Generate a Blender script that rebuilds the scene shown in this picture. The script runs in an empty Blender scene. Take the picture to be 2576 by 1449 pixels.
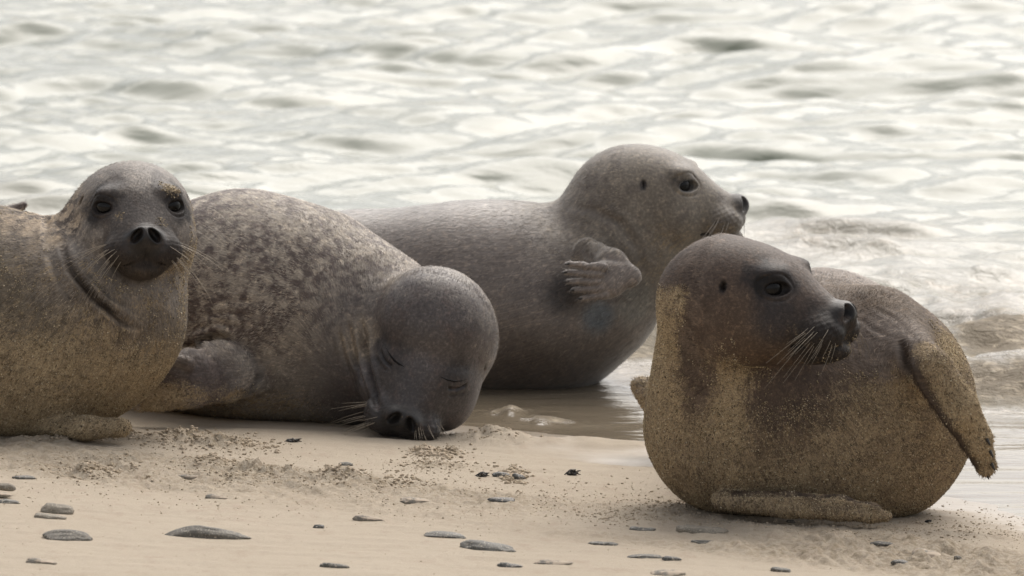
import bpy, math, os, random
import numpy as np
from mathutils import Vector, Matrix
RES = float(os.environ.get('SEALRES', '1.0'))      # mesh coarseness, 1 = final
R_ = math.radians
f32 = np.float32

# ------------------------------------------------------------------ camera, sky, sun, exposure
scene = bpy.context.scene
COL = scene.collection
CAM_H, PIT, FU = 2.07, R_(7.0), 23598.0            # FU: frame units (2576 across) per radian
CAM = np.array([0.0, -14.0, CAM_H])
cam = bpy.data.cameras.new('camera'); camo = bpy.data.objects.new('camera', cam); COL.objects.link(camo)
camo.location = CAM; camo.rotation_euler = (math.pi/2 - PIT, 0, 0)
cam.sensor_width = 36; cam.lens = 18*FU/1288; cam.clip_start = .5; cam.clip_end = 5000
cam.dof.use_dof = True; cam.dof.focus_distance = 14.55; cam.dof.aperture_fstop = 14
scene.camera = camo

SUN_EL, SUN_AZ = 49.0, 20.0                         # azimuth measured from +Y (away from camera) to +X
w = bpy.data.worlds.new('World'); scene.world = w; w.use_nodes = True
nt = w.node_tree; nt.nodes.clear()
out = nt.nodes.new('ShaderNodeOutputWorld'); bg = nt.nodes.new('ShaderNodeBackground')
sky = nt.nodes.new('ShaderNodeTexSky'); sky.sky_type = 'NISHITA'; sky.sun_disc = False
sky.sun_elevation = R_(SUN_EL); sky.sun_rotation = R_(SUN_AZ); sky.dust_density = 4.0; sky.air_density = 1.0; sky.ozone_density = 1.0
hs = nt.nodes.new('ShaderNodeHueSaturation'); hs.inputs['Saturation'].default_value = .30
mg = nt.nodes.new('ShaderNodeMixRGB'); mg.blend_type = 'MULTIPLY'; mg.inputs[0].default_value = 1; mg.inputs[2].default_value = (1.0, .98, .955, 1)
nt.links.new(sky.outputs[0], hs.inputs['Color']); nt.links.new(hs.outputs[0], mg.inputs[1])
nt.links.new(mg.outputs[0], bg.inputs[0]); nt.links.new(bg.outputs[0], out.inputs[0])
bg.inputs[1].default_value = .145
sun = bpy.data.lights.new('sun', 'SUN'); suno = bpy.data.objects.new('sun', sun); COL.objects.link(suno)
sun.energy = 1.5; sun.angle = R_(60); sun.color = (1.0, .95, .88)
sd = Vector((math.sin(R_(SUN_AZ))*math.cos(R_(SUN_EL)), math.cos(R_(SUN_AZ))*math.cos(R_(SUN_EL)), math.sin(R_(SUN_EL))))
suno.rotation_euler = sd.to_track_quat('Z', 'Y').to_euler()
scene.view_settings.view_transform = 'Standard'; scene.view_settings.look = 'None'
scene.view_settings.exposure = 0.42; scene.view_settings.gamma = 1
scene.cycles.max_bounces = 6; scene.cycles.use_denoising = True

# ------------------------------------------------------------------ measuring helpers
cp, sp = math.cos(PIT), math.sin(PIT)
def ray(u, v):
    a = (u - 1288)/FU; b = -(v - 724.5)/FU
    return np.array([a, cp + b*sp, -sp + b*cp])
def P(u, v, y):
    d = ray(u, v); return CAM + d*((y - CAM[1])/d[1])
def proj(p):
    q = p - CAM; dep = q[..., 1]*cp - q[..., 2]*sp; up = q[..., 1]*sp + q[..., 2]*cp
    return 1288 + FU*q[..., 0]/dep, 724.5 - FU*up/dep, dep
AX, AY, ZW = .045, .035, -.0535
def G(u, v):
    d = ray(u, v); t = -(CAM[2] + AY*CAM[1])/(d[2] + AX*d[0] + AY*d[1]); return CAM + d*t
def SC(y): return FU/(14.0 + y + .15)

# ------------------------------------------------------------------ noise
def _hash(ix, iy, iz, seed):
    h = (ix.astype(np.int64)*374761393 + iy.astype(np.int64)*668265263 + iz.astype(np.int64)*2147483647//7 + seed*1274126177) & 0xffffffff
    h = ((h ^ (h >> 13))*1274126177) & 0xffffffff
    return ((h ^ (h >> 16)) & 0xffff).astype(f32)/65535.0
def vnoise(x, y, z=None, seed=0):
    if z is None: z = np.zeros_like(x)
    x0, y0, z0 = np.floor(x), np.floor(y), np.floor(z)
    fx, fy, fz = x-x0, y-y0, z-z0
    fx, fy, fz = fx*fx*(3-2*fx), fy*fy*(3-2*fy), fz*fz*(3-2*fz)
    r = 0
    for dx in (0, 1):
        for dy in (0, 1):
            for dz in (0, 1):
                if dz and not np.any(fz): continue
                r = r + _hash(x0+dx, y0+dy, z0+dz, seed)*(fx if dx else 1-fx)*(fy if dy else 1-fy)*(fz if dz else 1-fz)
    return r*2-1
def fbm(x, y, z=None, oct=4, seed=0, gain=.5):
    r, a = 0, 1.0
    for o in range(oct):
        k = 2.03**o
        r = r + a*vnoise(x*k+17.3*o, y*k+9.1*o, None if z is None else z*k, seed+o*7); a *= gain
    return r
def sstep(a, b, x):
    t = np.clip((x-a)/(b-a), 0, 1); return t*t*(3-2*t)
def gauss2(x, y, cx, cy, sx, sy, rot=0):
    c, s = math.cos(rot), math.sin(rot)
    a = ((x-cx)*c + (y-cy)*s)/sx; b = (-(x-cx)*s + (y-cy)*c)/sy
    return np.exp(-(a*a+b*b))

# ------------------------------------------------------------------ mesh helpers
def mesh_from(name, V, Fq, smooth=True):
    me = bpy.data.meshes.new(name)
    V = np.ascontiguousarray(V, dtype=f32); Fq = np.ascontiguousarray(Fq, dtype=np.int32)
    n = Fq.shape[1]
    me.vertices.add(len(V)); me.vertices.foreach_set('co', V.ravel())
    me.loops.add(Fq.size); me.loops.foreach_set('vertex_index', Fq.ravel())
    me.polygons.add(len(Fq)); me.polygons.foreach_set('loop_start', np.arange(0, Fq.size, n, dtype=np.int32))
    me.update(calc_edges=True)
    if smooth: me.polygons.foreach_set('use_smooth', np.ones(len(Fq), dtype=bool))
    me.validate(); me.update()
    return me
def attr_f(me, name, a):
    at = me.attributes.new(name, 'FLOAT', 'POINT'); at.data.foreach_set('value', np.ascontiguousarray(a, dtype=f32).ravel())
def attr_v(me, name, a):
    at = me.attributes.new(name, 'FLOAT_VECTOR', 'POINT'); at.data.foreach_set('vector', np.ascontiguousarray(a, dtype=f32).ravel())
def attr_c(me, name, a):
    a4 = np.ones((len(a), 4), dtype=f32); a4[:, :3] = a
    at = me.color_attributes.new(name, 'FLOAT_COLOR', 'POINT'); at.data.foreach_set('color', a4.ravel())
def link(name, me, mat, parent=None, label=None, cat=None, group=None, kind=None):
    o = bpy.data.objects.new(name, me); COL.objects.link(o)
    if mat and me is not None: me.materials.append(mat)
    if parent is not None:
        o.parent = parent; o.matrix_parent_inverse = Matrix.Translation(-Vector(parent.location)) if any(parent.location) else Matrix.Identity(4)
    for k, v in (('label', label), ('category', cat), ('group', group), ('kind', kind)):
        if v: o[k] = v
    return o
def grid_mesh(name, xs, ys, Z):
    nx, ny = len(xs), len(ys)
    X, Y = np.meshgrid(xs, ys, indexing='ij')
    V = np.stack([X, Y, Z], -1).reshape(-1, 3)
    i = np.arange((nx-1)*(ny-1)); a = (i//(ny-1))*ny + i % (ny-1)
    return mesh_from(name, V, np.stack([a, a+ny, a+ny+1, a+1], -1))
def axis_pts(lo, hi, step, far_lo, far_hi, grow=1.25):
    m = list(np.arange(lo, hi, step)); a = []; s = step; x = lo
    while x > far_lo: s *= grow; x -= s; a.append(x)
    s = step; x = m[-1]; b = []
    while x < far_hi: s *= grow; x += s; b.append(x)
    return np.array(a[::-1]+m+b)

# ------------------------------------------------------------------ material helper
class NT:
    def __init__(s, name):
        s.m = bpy.data.materials.new(name); s.m.use_nodes = True; s.t = s.m.node_tree
        s.b = s.t.nodes['Principled BSDF']; s.out = s.t.nodes['Material Output']
    def n(s, typ, **kw):
        nd = s.t.nodes.new('ShaderNode'+typ)
        for k, v in kw.items():
            if k in nd.inputs: s.set(nd.inputs[k], v)
            else: setattr(nd, k, v)
        return nd
    def set(s, inp, v):
        if isinstance(v, bpy.types.NodeSocket): s.t.links.new(v, inp)
        else: inp.default_value = v
    def attr(s, name, out='Fac'):
        a = s.t.nodes.new('ShaderNodeAttribute'); a.attribute_name = name; return a.outputs[out]
    def math(s, op, a, b=0.0, clamp=False):
        n = s.t.nodes.new('ShaderNodeMath'); n.operation = op; n.use_clamp = clamp
        s.set(n.inputs[0], a); s.set(n.inputs[1], b); return n.outputs[0]
    def mix(s, f, a, b, bt='MIX'):
        n = s.t.nodes.new('ShaderNodeMixRGB'); n.blend_type = bt
        s.set(n.inputs[0], f); s.set(n.inputs[1], a); s.set(n.inputs[2], b); return n.outputs[0]
    def noise(s, vec, scale, detail=3, rough=.55, dist=0.0):
        n = s.t.nodes.new('ShaderNodeTexNoise'); s.set(n.inputs['Vector'], vec)
        n.inputs['Scale'].default_value = scale; n.inputs['Detail'].default_value = detail
        n.inputs['Roughness'].default_value = rough; n.inputs['Distortion'].default_value = dist; return n.outputs['Fac']
    def vor(s, vec, scale, feature='F1', out='Distance', rnd=1.0):
        n = s.t.nodes.new('ShaderNodeTexVoronoi'); n.feature = feature; s.set(n.inputs['Vector'], vec)
        n.inputs['Scale'].default_value = scale; n.inputs['Randomness'].default_value = rnd; return n.outputs[out]
    def ramp(s, f, a, b, lo=0.0, hi=1.0):
        n = s.t.nodes.new('ShaderNodeMapRange'); n.interpolation_type = 'SMOOTHSTEP'; s.set(n.inputs[0], f)
        s.set(n.inputs[1], a); s.set(n.inputs[2], b); s.set(n.inputs[3], lo); s.set(n.inputs[4], hi); return n.outputs[0]
    def scalev(s, vec, v3):
        n = s.t.nodes.new('ShaderNodeVectorMath'); n.operation = 'MULTIPLY'; s.set(n.inputs[0], vec); n.inputs[1].default_value = v3; return n.outputs[0]
    def bump(s, h, dist, strength=1.0, normal=None):
        n = s.t.nodes.new('ShaderNodeBump'); s.set(n.inputs['Height'], h); n.inputs['Distance'].default_value = dist
        s.set(n.inputs['Strength'], strength)
        if normal is not None: s.t.links.new(normal, n.inputs['Normal'])
        return n.outputs[0]
    def pos(s): return s.t.nodes.new('ShaderNodeTexCoord').outputs['Object']
    def col(s, v): s.set(s.b.inputs['Base Color'], v)
    def P(s, name, v): s.set(s.b.inputs[name], v)
rgb = lambda r, g, b: (r, g, b, 1)

# ================================================================== BEACH
def base_z(x, y):
    z = -AX*x - AY*y
    # the beach flattens where it meets the water and falls away beyond
    k = .006
    zz = ZW + .000 - .012*sstep(0, .9, (-(z-ZW))/.05) - .30*sstep(0, 1, (-(z-ZW)-.035)/.25)
    h = np.clip(k - np.abs(z-zz), 0, None)
    r = np.maximum(z, zz) + h*h/(4*k)
    return np.where(z > .9, .9, r)
def UV(x, y, z): return proj(np.stack([x, y, z], -1))
def ground_z(x, y, fine=True):
    z = base_z(x, y)
    z = z + .004*fbm(x*2.2, y*1.3, oct=3, seed=3)
    g = G(1400, 1045); z = z - .014*gauss2(x, y, g[0], g[1]+.10, .30, .30)
    g = G(1620, 1165); z = z - .008*gauss2(x, y, g[0], g[1], .14, .06)
    g = G(2570, 1180); z = z - .010*gauss2(x, y, g[0], g[1], .16, .45)
    # smooth raised sand lip between puddle strip and near beach
    g = G(1420, 1120); z = z + .013*gauss2(x, y, g[0]+.02, g[1]+.02, .155, .075, -.03)*(1+.5*fbm(x*14, y*7, oct=3, seed=21))
    g = G(1245, 1112); z = z + .011*gauss2(x, y, g[0], g[1]+.02, .055, .08)*(1+.9*fbm(x*45, y*22, oct=3, seed=22))
    # the loose kicked-up band of sand
    dry = sstep(-.006, .008, z-ZW)
    band = sstep(.02, -.12, (y - (.86 - .62*(x+.75)))) * sstep(-.62, -.40, (y - (.86 - .62*(x+.75)))+.04)
    band = band*np.clip(.75+.5*fbm(x*3, y*2, oct=2, seed=5), 0, 1)
    if fine:
        n1 = fbm(x*38, y*22, oct=4, seed=11, gain=.6)
        z = z + dry*(band*(.0062*n1 + .0050*fbm(x*15, y*9, oct=3, seed=12)) + .0005*fbm(x*60, y*40, oct=3, seed=14))
        cl = np.clip(fbm(x*20, y*12, oct=4, seed=31, gain=.68)-.50, 0, 1)
        z = z + dry*band*.012*cl
        hn = fbm(x*34, y*22, oct=4, seed=41, gain=.62)
        for (u, v, hu, sx, sy) in ((500, 1118, .022, .050, .060), (575, 1128, .014, .045, .05), (420, 1112, .012, .05, .05), (235, 1188, .016, .028, .05), (190, 1182, .010, .02, .04),
                (850, 1205, .014, .022, .05), (880, 1214, .012, .022, .05), (640, 1180, .010, .03, .05), (1070, 1145, .014, .018, .04), (1130, 1150, .012, .018, .04),
                (520, 1170, .010, .03, .04), (960, 1218, .010, .03, .04), (1100, 1178, .008, .05, .05), (330, 1165, .010, .05, .04), (60, 1125, .008, .03, .03), (270, 1095, .010, .03, .03), (150, 1112, .010, .05, .03),
                (1730, 1278, .006, .03, .03), (2100, 1330, .006, .05, .03), (2350, 1345, .006, .07, .03), (1950, 1350, .006, .05, .03), (2500, 1350, .006, .05, .03), (700, 1195, .007, .05, .05)):
            g = G(u, v); gg = gauss2(x, y, g[0], g[1], sx, sy); z = z + hu*.9*gg*np.clip(.75+.60*hn, 0, 2); band = np.maximum(band, 1.25*gauss2(x, y, g[0], g[1], sx*1.1, sy*.9)*(hu > .007))
        # wind-brushed streaks in the smooth foreground
        z = z + dry*(1-band)*.0012*fbm(x*5, y*26, oct=3, seed=51)
    return z, band*dry
xs = axis_pts(-1.0, 1.02, .0032*RES, -3000, 3000, 1.3); ys = axis_pts(-1.15, 2.9, .0065*RES, -60, 3500, 1.3)
X, Y = np.meshgrid(xs, ys, indexing='ij')
Z, band = ground_z(X, Y)
me = grid_mesh('sand_beach', xs, ys, Z)
attr_f(me, 'band', band.ravel()); attr_f(me, 'wet', (1-sstep(.002, .026, (Z-ZW) + .006*fbm(X*5, Y*3, oct=3, seed=77))).ravel())
m = NT('sand'); pos = m.pos()
bandA, wetA = m.attr('band'), m.attr('wet')
c = m.mix(m.noise(pos, 3.0, 4), rgb(.475, .41, .325), rgb(.415, .35, .27))
c = m.mix(m.ramp(m.noise(m.scalev(pos, (1, .45, 1)), 22, 5, .7), .5, .72), c, rgb(.40, .33, .255))
grain = m.noise(pos, 700, 2, .8)
c = m.mix(m.math('MULTIPLY', m.ramp(grain, .35, .65), .55), c, m.mix(.5, c, rgb(.17, .12, .075)), 'MIX')
c = m.mix(m.math('MULTIPLY', bandA, m.ramp(m.noise(pos, 90, 4, .7), .40, .68)), c, rgb(.27, .215, .145))
c = m.mix(m.math('MULTIPLY', m.ramp(m.vor(pos, 260), .10, .04), .45), c, rgb(.10, .075, .05))
c = m.mix(wetA, c, rgb(.235, .185, .13))
m.col(c); m.P('Roughness', m.ramp(wetA, 0, 1, .92, .32)); m.P('Specular IOR Level', m.ramp(wetA, 0, 1, .15, .5))
b1 = m.bump(m.noise(pos, 420, 3, .8), .0016, m.ramp(wetA, 0, .6, .8, .05))
b2 = m.bump(m.noise(m.scalev(pos, (1, .7, 1)), 150, 4, .75), .005, m.math('ADD', m.math('MULTIPLY', bandA, .9), .06), b1)
m.P('Normal', b2)
link('sand_beach', me, m.m, kind='structure')

# ================================================================== WATER
rng = np.random.default_rng(5)
def shore_d(x, y):       # metres beyond the waterline, roughly along y
    return (AX*x + AY*y + ZW)/AY
def water_z(x, y):
    sdist = shore_d(x, y)
    amp = sstep(.7, 2.2, sdist)*.93 + .07*sstep(.25, .7, sdist)
    z = np.zeros_like(x); wx = np.zeros_like(x); wy = np.zeros_like(x)
    warp = .12*fbm(x*.9, y*.9, oct=2, seed=61)
    for i in range(64):
        L = .13*(1.5/.13)**(rng.random()**1.15)
        th = rng.normal(-1.52, .40)                 # travelling to the beach
        k = 2*math.pi/L
        A = .0048*L**.80*(.5+rng.random())
        ph = rng.random()*6.28
        a = k*(x*math.cos(th) + (y+warp)*math.sin(th)) + ph
        z += A*(np.sin(a) + .28*np.cos(2*a)); 
    zz = z*amp + .0024*fbm(x*2.0, y*15, oct=3, seed=91)*sstep(-1.2, -.6, sdist)*(1-amp)
    # sandy breaker near the right shore
    for (u0, v0, hh, sx, sy, rot) in ((2250, 705, .030, .34, .16, -.05), (2450, 890, .030, .12, .15, .2), (2560, 850, .035, .10, .15, .1), (2520, 960, .040, .26, .17, -.35), (2080, 640, .020, .22, .12, 0), (1600, 880, .035, .16, .16, -.1), (2500, 800, .035, .4, .1, .0)):
        g = P(u0, v0, 0); d = ray(u0, v0); t = (ZW-CAM[2])/d[2]; g = CAM+d*t
        zz = zz + hh*gauss2(x, y, g[0], g[1], sx, sy, rot)*(1+.5*fbm(x*7, y*5, oct=4, seed=71))
    for (u0, v0, hh, sx, sy) in ((1275, 1042, .009, .032, .06), (1385, 1064, .006, .05, .04), (1330, 1052, .006, .035, .04)):
        d = ray(u0, v0); g = CAM+d*((ZW-CAM[2])/d[2]); zz = zz + hh*gauss2(x, y, g[0], g[1], sx, sy)*(1+.9*fbm(x*40, y*20, oct=3, seed=72))
    return zz, sdist
wxs = axis_pts(-1.35, 1.35, .0065*RES, -3000, 3000, 1.3); wys = axis_pts(.2, 11.0, .016*RES, -.1, 4000, 1.3)
X, Y = np.meshgrid(wxs, wys, indexing='ij')
Zw, sdist = water_z(X, Y)
fade = np.exp(-np.clip(np.abs(X)-1.4, 0, None)/40)*np.exp(-np.clip(Y-11, 0, None)/120)
Zw = ZW + Zw*fade
me = grid_mesh('sea_water', wxs, wys, Zw)
def gw(u, v):
    d = ray(u, v); return CAM+d*((ZW-CAM[2])/d[2])
foam = np.zeros_like(X); silt = sstep(2.6, .6, sdist)
for (u0, v0, sx, sy, am) in ((2520, 890, .16, .45, 1), (1600, 860, .10, .5, .9), (2080, 615, .16, .30, .8), (2500, 985, .28, .22, 1), (2420, 735, .30, .30, .55), (2250, 665, .35, .3, .35), (1275, 1040, .035, .05, 1), (1390, 1062, .04, .035, 1)):
    g = gw(u0, v0); silt = np.maximum(silt, am*gauss2(X, Y, g[0], g[1], sx*1.6, sy*1.6)); foam = np.maximum(foam, am*gauss2(X, Y, g[0], g[1], sx, sy))
attr_f(me, 'silt', silt.ravel()); attr_f(me, 'foam', foam.ravel()); attr_f(me, 'calm', sstep(1.1, .25, sdist).ravel())
m = NT('water'); pos = m.pos(); siltA, foamA, calmA = m.attr('silt'), m.attr('foam'), m.attr('calm')
c = m.mix(siltA, rgb(.175, .19, .145), rgb(.19, .155, .11))
c = m.mix(m.math('MULTIPLY', foamA, m.ramp(m.noise(pos, 26, 5, .7, .6), .48, .66)), c, rgb(.41, .345, .255))
fo = m.ramp(m.math('ADD', foamA, m.math('MULTIPLY', m.math('SUBTRACT', m.noise(m.scalev(pos, (1, .5, 1)), 9, 4, .6), .5), 1.2)), .35, .9)
m.col(c); m.P('IOR', 1.333); m.P('Roughness', m.ramp(fo, 0, 1, .07, .6)); m.P('Specular IOR Level', m.ramp(fo, 0, 1, .5, .12))
h1 = m.bump(m.noise(m.scalev(pos, (.42, .95, 1)), 15, 4, .55, .5), .010, m.ramp(calmA, 0, 1, .50, .26))
h2 = m.bump(m.noise(pos, 40, 4, .65, .8), .012, foamA, h1)
m.P('Normal', h2)
link('sea_water', me, m.m, kind='structure')

# ================================================================== SDF TOOLKIT FOR THE ANIMALS
def smin(a, b, k):
    h = np.clip(k-np.abs(a-b), 0, None); return np.minimum(a, b) - h*h*(.25/k)
def smax(a, b, k): return -smin(-a, -b, k)
def ell(p, c, r, M=None):
    q = p - np.asarray(c, f32)
    if M is not None: q = q @ np.asarray(M, f32)
    r = np.asarray(r, f32)
    k0 = np.sqrt(((q/r)**2).sum(-1)) + 1e-6; k1 = np.sqrt(((q/(r*r))**2).sum(-1)) + 1e-6
    return k0*(k0-1)/k1
def cone(p, a, b, ra, rb, sq=None):
    a = np.asarray(a, f32); b = np.asarray(b, f32)
    ab = b-a; q = p-a; t = np.clip((q@ab)/max(float(ab@ab), 1e-9), 0, 1)
    e = q - t[:, None]*ab
    if sq is not None:                               # sq=(normal, factor): flattened along the normal
        n, fct = np.asarray(sq[0], f32), sq[1]; n = n/np.linalg.norm(n); en = e@n
        rr = ra + (rb-ra)*t
        e2 = np.sqrt(np.clip((e*e).sum(-1) - en*en, 0, None))
        k0 = np.sqrt((e2/rr)**2 + (en/(rr*fct))**2)+1e-6; k1 = np.sqrt((e2/rr**2)**2 + (en/(rr*fct)**2)**2)+1e-6
        return k0*(k0-1)/k1
    return np.sqrt((e*e).sum(-1)) - (ra + (rb-ra)*t)
def unit(v): v = np.asarray(v, float); return v/np.linalg.norm(v)
def axes_from(n, upref=(0, 0, 1)):
    n = unit(n); t = unit(np.cross(upref, n)); return np.stack([t, np.cross(n, t), n], 1)

EYE = np.array([.0470, .0635, .021]); EYEN = unit((.56, .80, .12))
MP = [(0, .170, -.056), (.014, .164, -.060), (.030, .149, -.058), (.044, .124, -.057), (.052, .098, -.056)]
NR = np.array([[.80, 0, .60], [0, 1, 0], [-.60, 0, .80]]).T
def head_sdf(q, closed):
    """seal head, local metres: x right, y towards the nose, z up"""
    ax = q.copy(); ax[:, 0] = np.abs(q[:, 0])
    d = ell(q, (0, -.008, .000), (.091, .104, .083))
    d = smin(d, ell(q, (0, .048, -.012), (.070, .074, .061)), .035)
    d = smin(d, ell(ax, (.043, .038, -.040), (.049, .064, .045)), .03)
    d = smin(d, ell(q, (0, .104, -.024), (.040, .060, .033)), .032)
    d = smin(d, ell(ax, (.027, .132, -.040), (.034, .034, .0265)), .014)
    d = smin(d, ell(q, (0, .158, -.016), (.0265, .016, .0165)), .014)
    d = smin(d, ell(q, (0, .126, -.068), (.030, .038, .0155)), .012)
    d = smin(d, ell(q, (0, .080, -.060), (.040, .050, .024)), .03)
    if not closed: d = smin(d, ell(ax, (.043, .068, .042), (.024, .019, .011)), .014)
    M = axes_from(EYEN)
    e = (ax-EYE.astype(f32)); er = np.sqrt((e*e).sum(-1)); el = e @ M.astype(f32)
    if not closed:
        d = smin(d, er-.0222, .012)
        d = smax(d, -ell(ax, EYE + EYEN*.0236 - np.array([0, 0, .0022]), (.0215, .0098, .0100), M), .0020)
        rr = np.sqrt((el[:, 0]/1.35)**2 + el[:, 1]**2)
        d = d + np.where((er < .06) & (el[:, 2] > 0), .0013*np.exp(-((rr-.0190)/.0018)**2), 0)
    else:
        d = smin(d, ell(ax, EYE-EYEN*.005, (.023, .016, .018), M), .018)
    d = smax(d, -ell(ax, (.0138, .174, -.0130), (.0070, .020, .0150), NR), .003)
    d = smax(d, -cone(q, (0, .176, -.024), (0, .172, -.052), .0022, .0022), .004)
    for i in range(4): d = smax(d, -cone(ax, MP[i], MP[i+1], .0024, .0020), .004)
    d = smax(d, -ell(ax, (.088, .012, .026), (.012, .0030, .0065), None), .006)
    s = np.sin(ax[:, 2]*700+ax[:, 1]*200)*np.sin(ax[:, 1]*520-ax[:, 2]*150)
    mask = np.exp(-(((ax[:, 0]-.045)/.02)**2 + ((ax[:, 1]-.140)/.03)**2 + ((ax[:, 2]+.040)/.022)**2))
    return d - .0009*s*mask

def surface_nets(Fv, axs):
    S = Fv < 0; nx, ny, nz = Fv.shape
    cnt = np.zeros((nx-1, ny-1, nz-1), np.uint8)
    for i in (0, 1):
        for j in (0, 1):
            for k in (0, 1): cnt += S[i:nx-1+i, j:ny-1+j, k:nz-1+k]
    act = np.argwhere((cnt > 0) & (cnt < 8)); del cnt
    idx = np.full((nx-1, ny-1, nz-1), -1, np.int32); I, J, K = act.T; idx[I, J, K] = np.arange(len(act), dtype=np.int32)
    acc = np.zeros((len(act), 3), f32); num = np.zeros(len(act), f32)
    corners = [(i, j, k) for i in (0, 1) for j in (0, 1) for k in (0, 1)]
    for a in corners:
        for ax in range(3):
            if a[ax] == 1: continue
            b = list(a); b[ax] = 1
            fa = Fv[I+a[0], J+a[1], K+a[2]]; fb = Fv[I+b[0], J+b[1], K+b[2]]
            mk = (fa < 0) != (fb < 0); t = np.where(mk, fa/(fa-fb+1e-20), 0)
            pt = np.tile(np.array(a, f32), (len(act), 1)); pt[:, ax] = t
            acc[mk] += pt[mk]; num[mk] += 1
    V = act + acc/num[:, None]
    for ax in range(3): V[:, ax] = np.interp(V[:, ax], np.arange(len(axs[ax])), axs[ax])
    Q = []
    for ax in range(3):
        sl0 = [slice(1, -1)]*3; sl1 = [slice(1, -1)]*3; sl0[ax] = slice(0, -1); sl1[ax] = slice(1, None)
        A, B = S[tuple(sl0)], S[tuple(sl1)]
        o1, o2 = [(1, 2), (2, 0), (0, 1)][ax]
        for flip, MK in ((False, A & ~B), (True, ~A & B)):
            e = np.argwhere(MK)
            for q in (o1, o2): e[:, q] += 1
            c = []
            for (da, db) in ((1, 1), (0, 1), (0, 0), (1, 0)):
                f = e.copy(); f[:, o1] -= da; f[:, o2] -= db; c.append(idx[f[:, 0], f[:, 1], f[:, 2]])
            c = np.stack(c, -1); Q.append(c[:, ::-1] if flip else c)
    return V.astype(f32), np.concatenate(Q)

def head_frame(psi, pitch=0, roll=0):
    p, q = R_(psi), R_(pitch)
    fw = np.array([math.sin(p)*math.cos(q), -math.cos(p)*math.cos(q), math.sin(q)])
    rt = unit(np.cross(fw, (0, 0, 1))); up = np.cross(rt, fw)
    c, s = math.cos(R_(roll)), math.sin(R_(roll))
    rt, up = rt*c + up*s, up*c - rt*s
    return np.stack([rt, fw, up], 1)          # columns: right, forward, up

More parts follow.
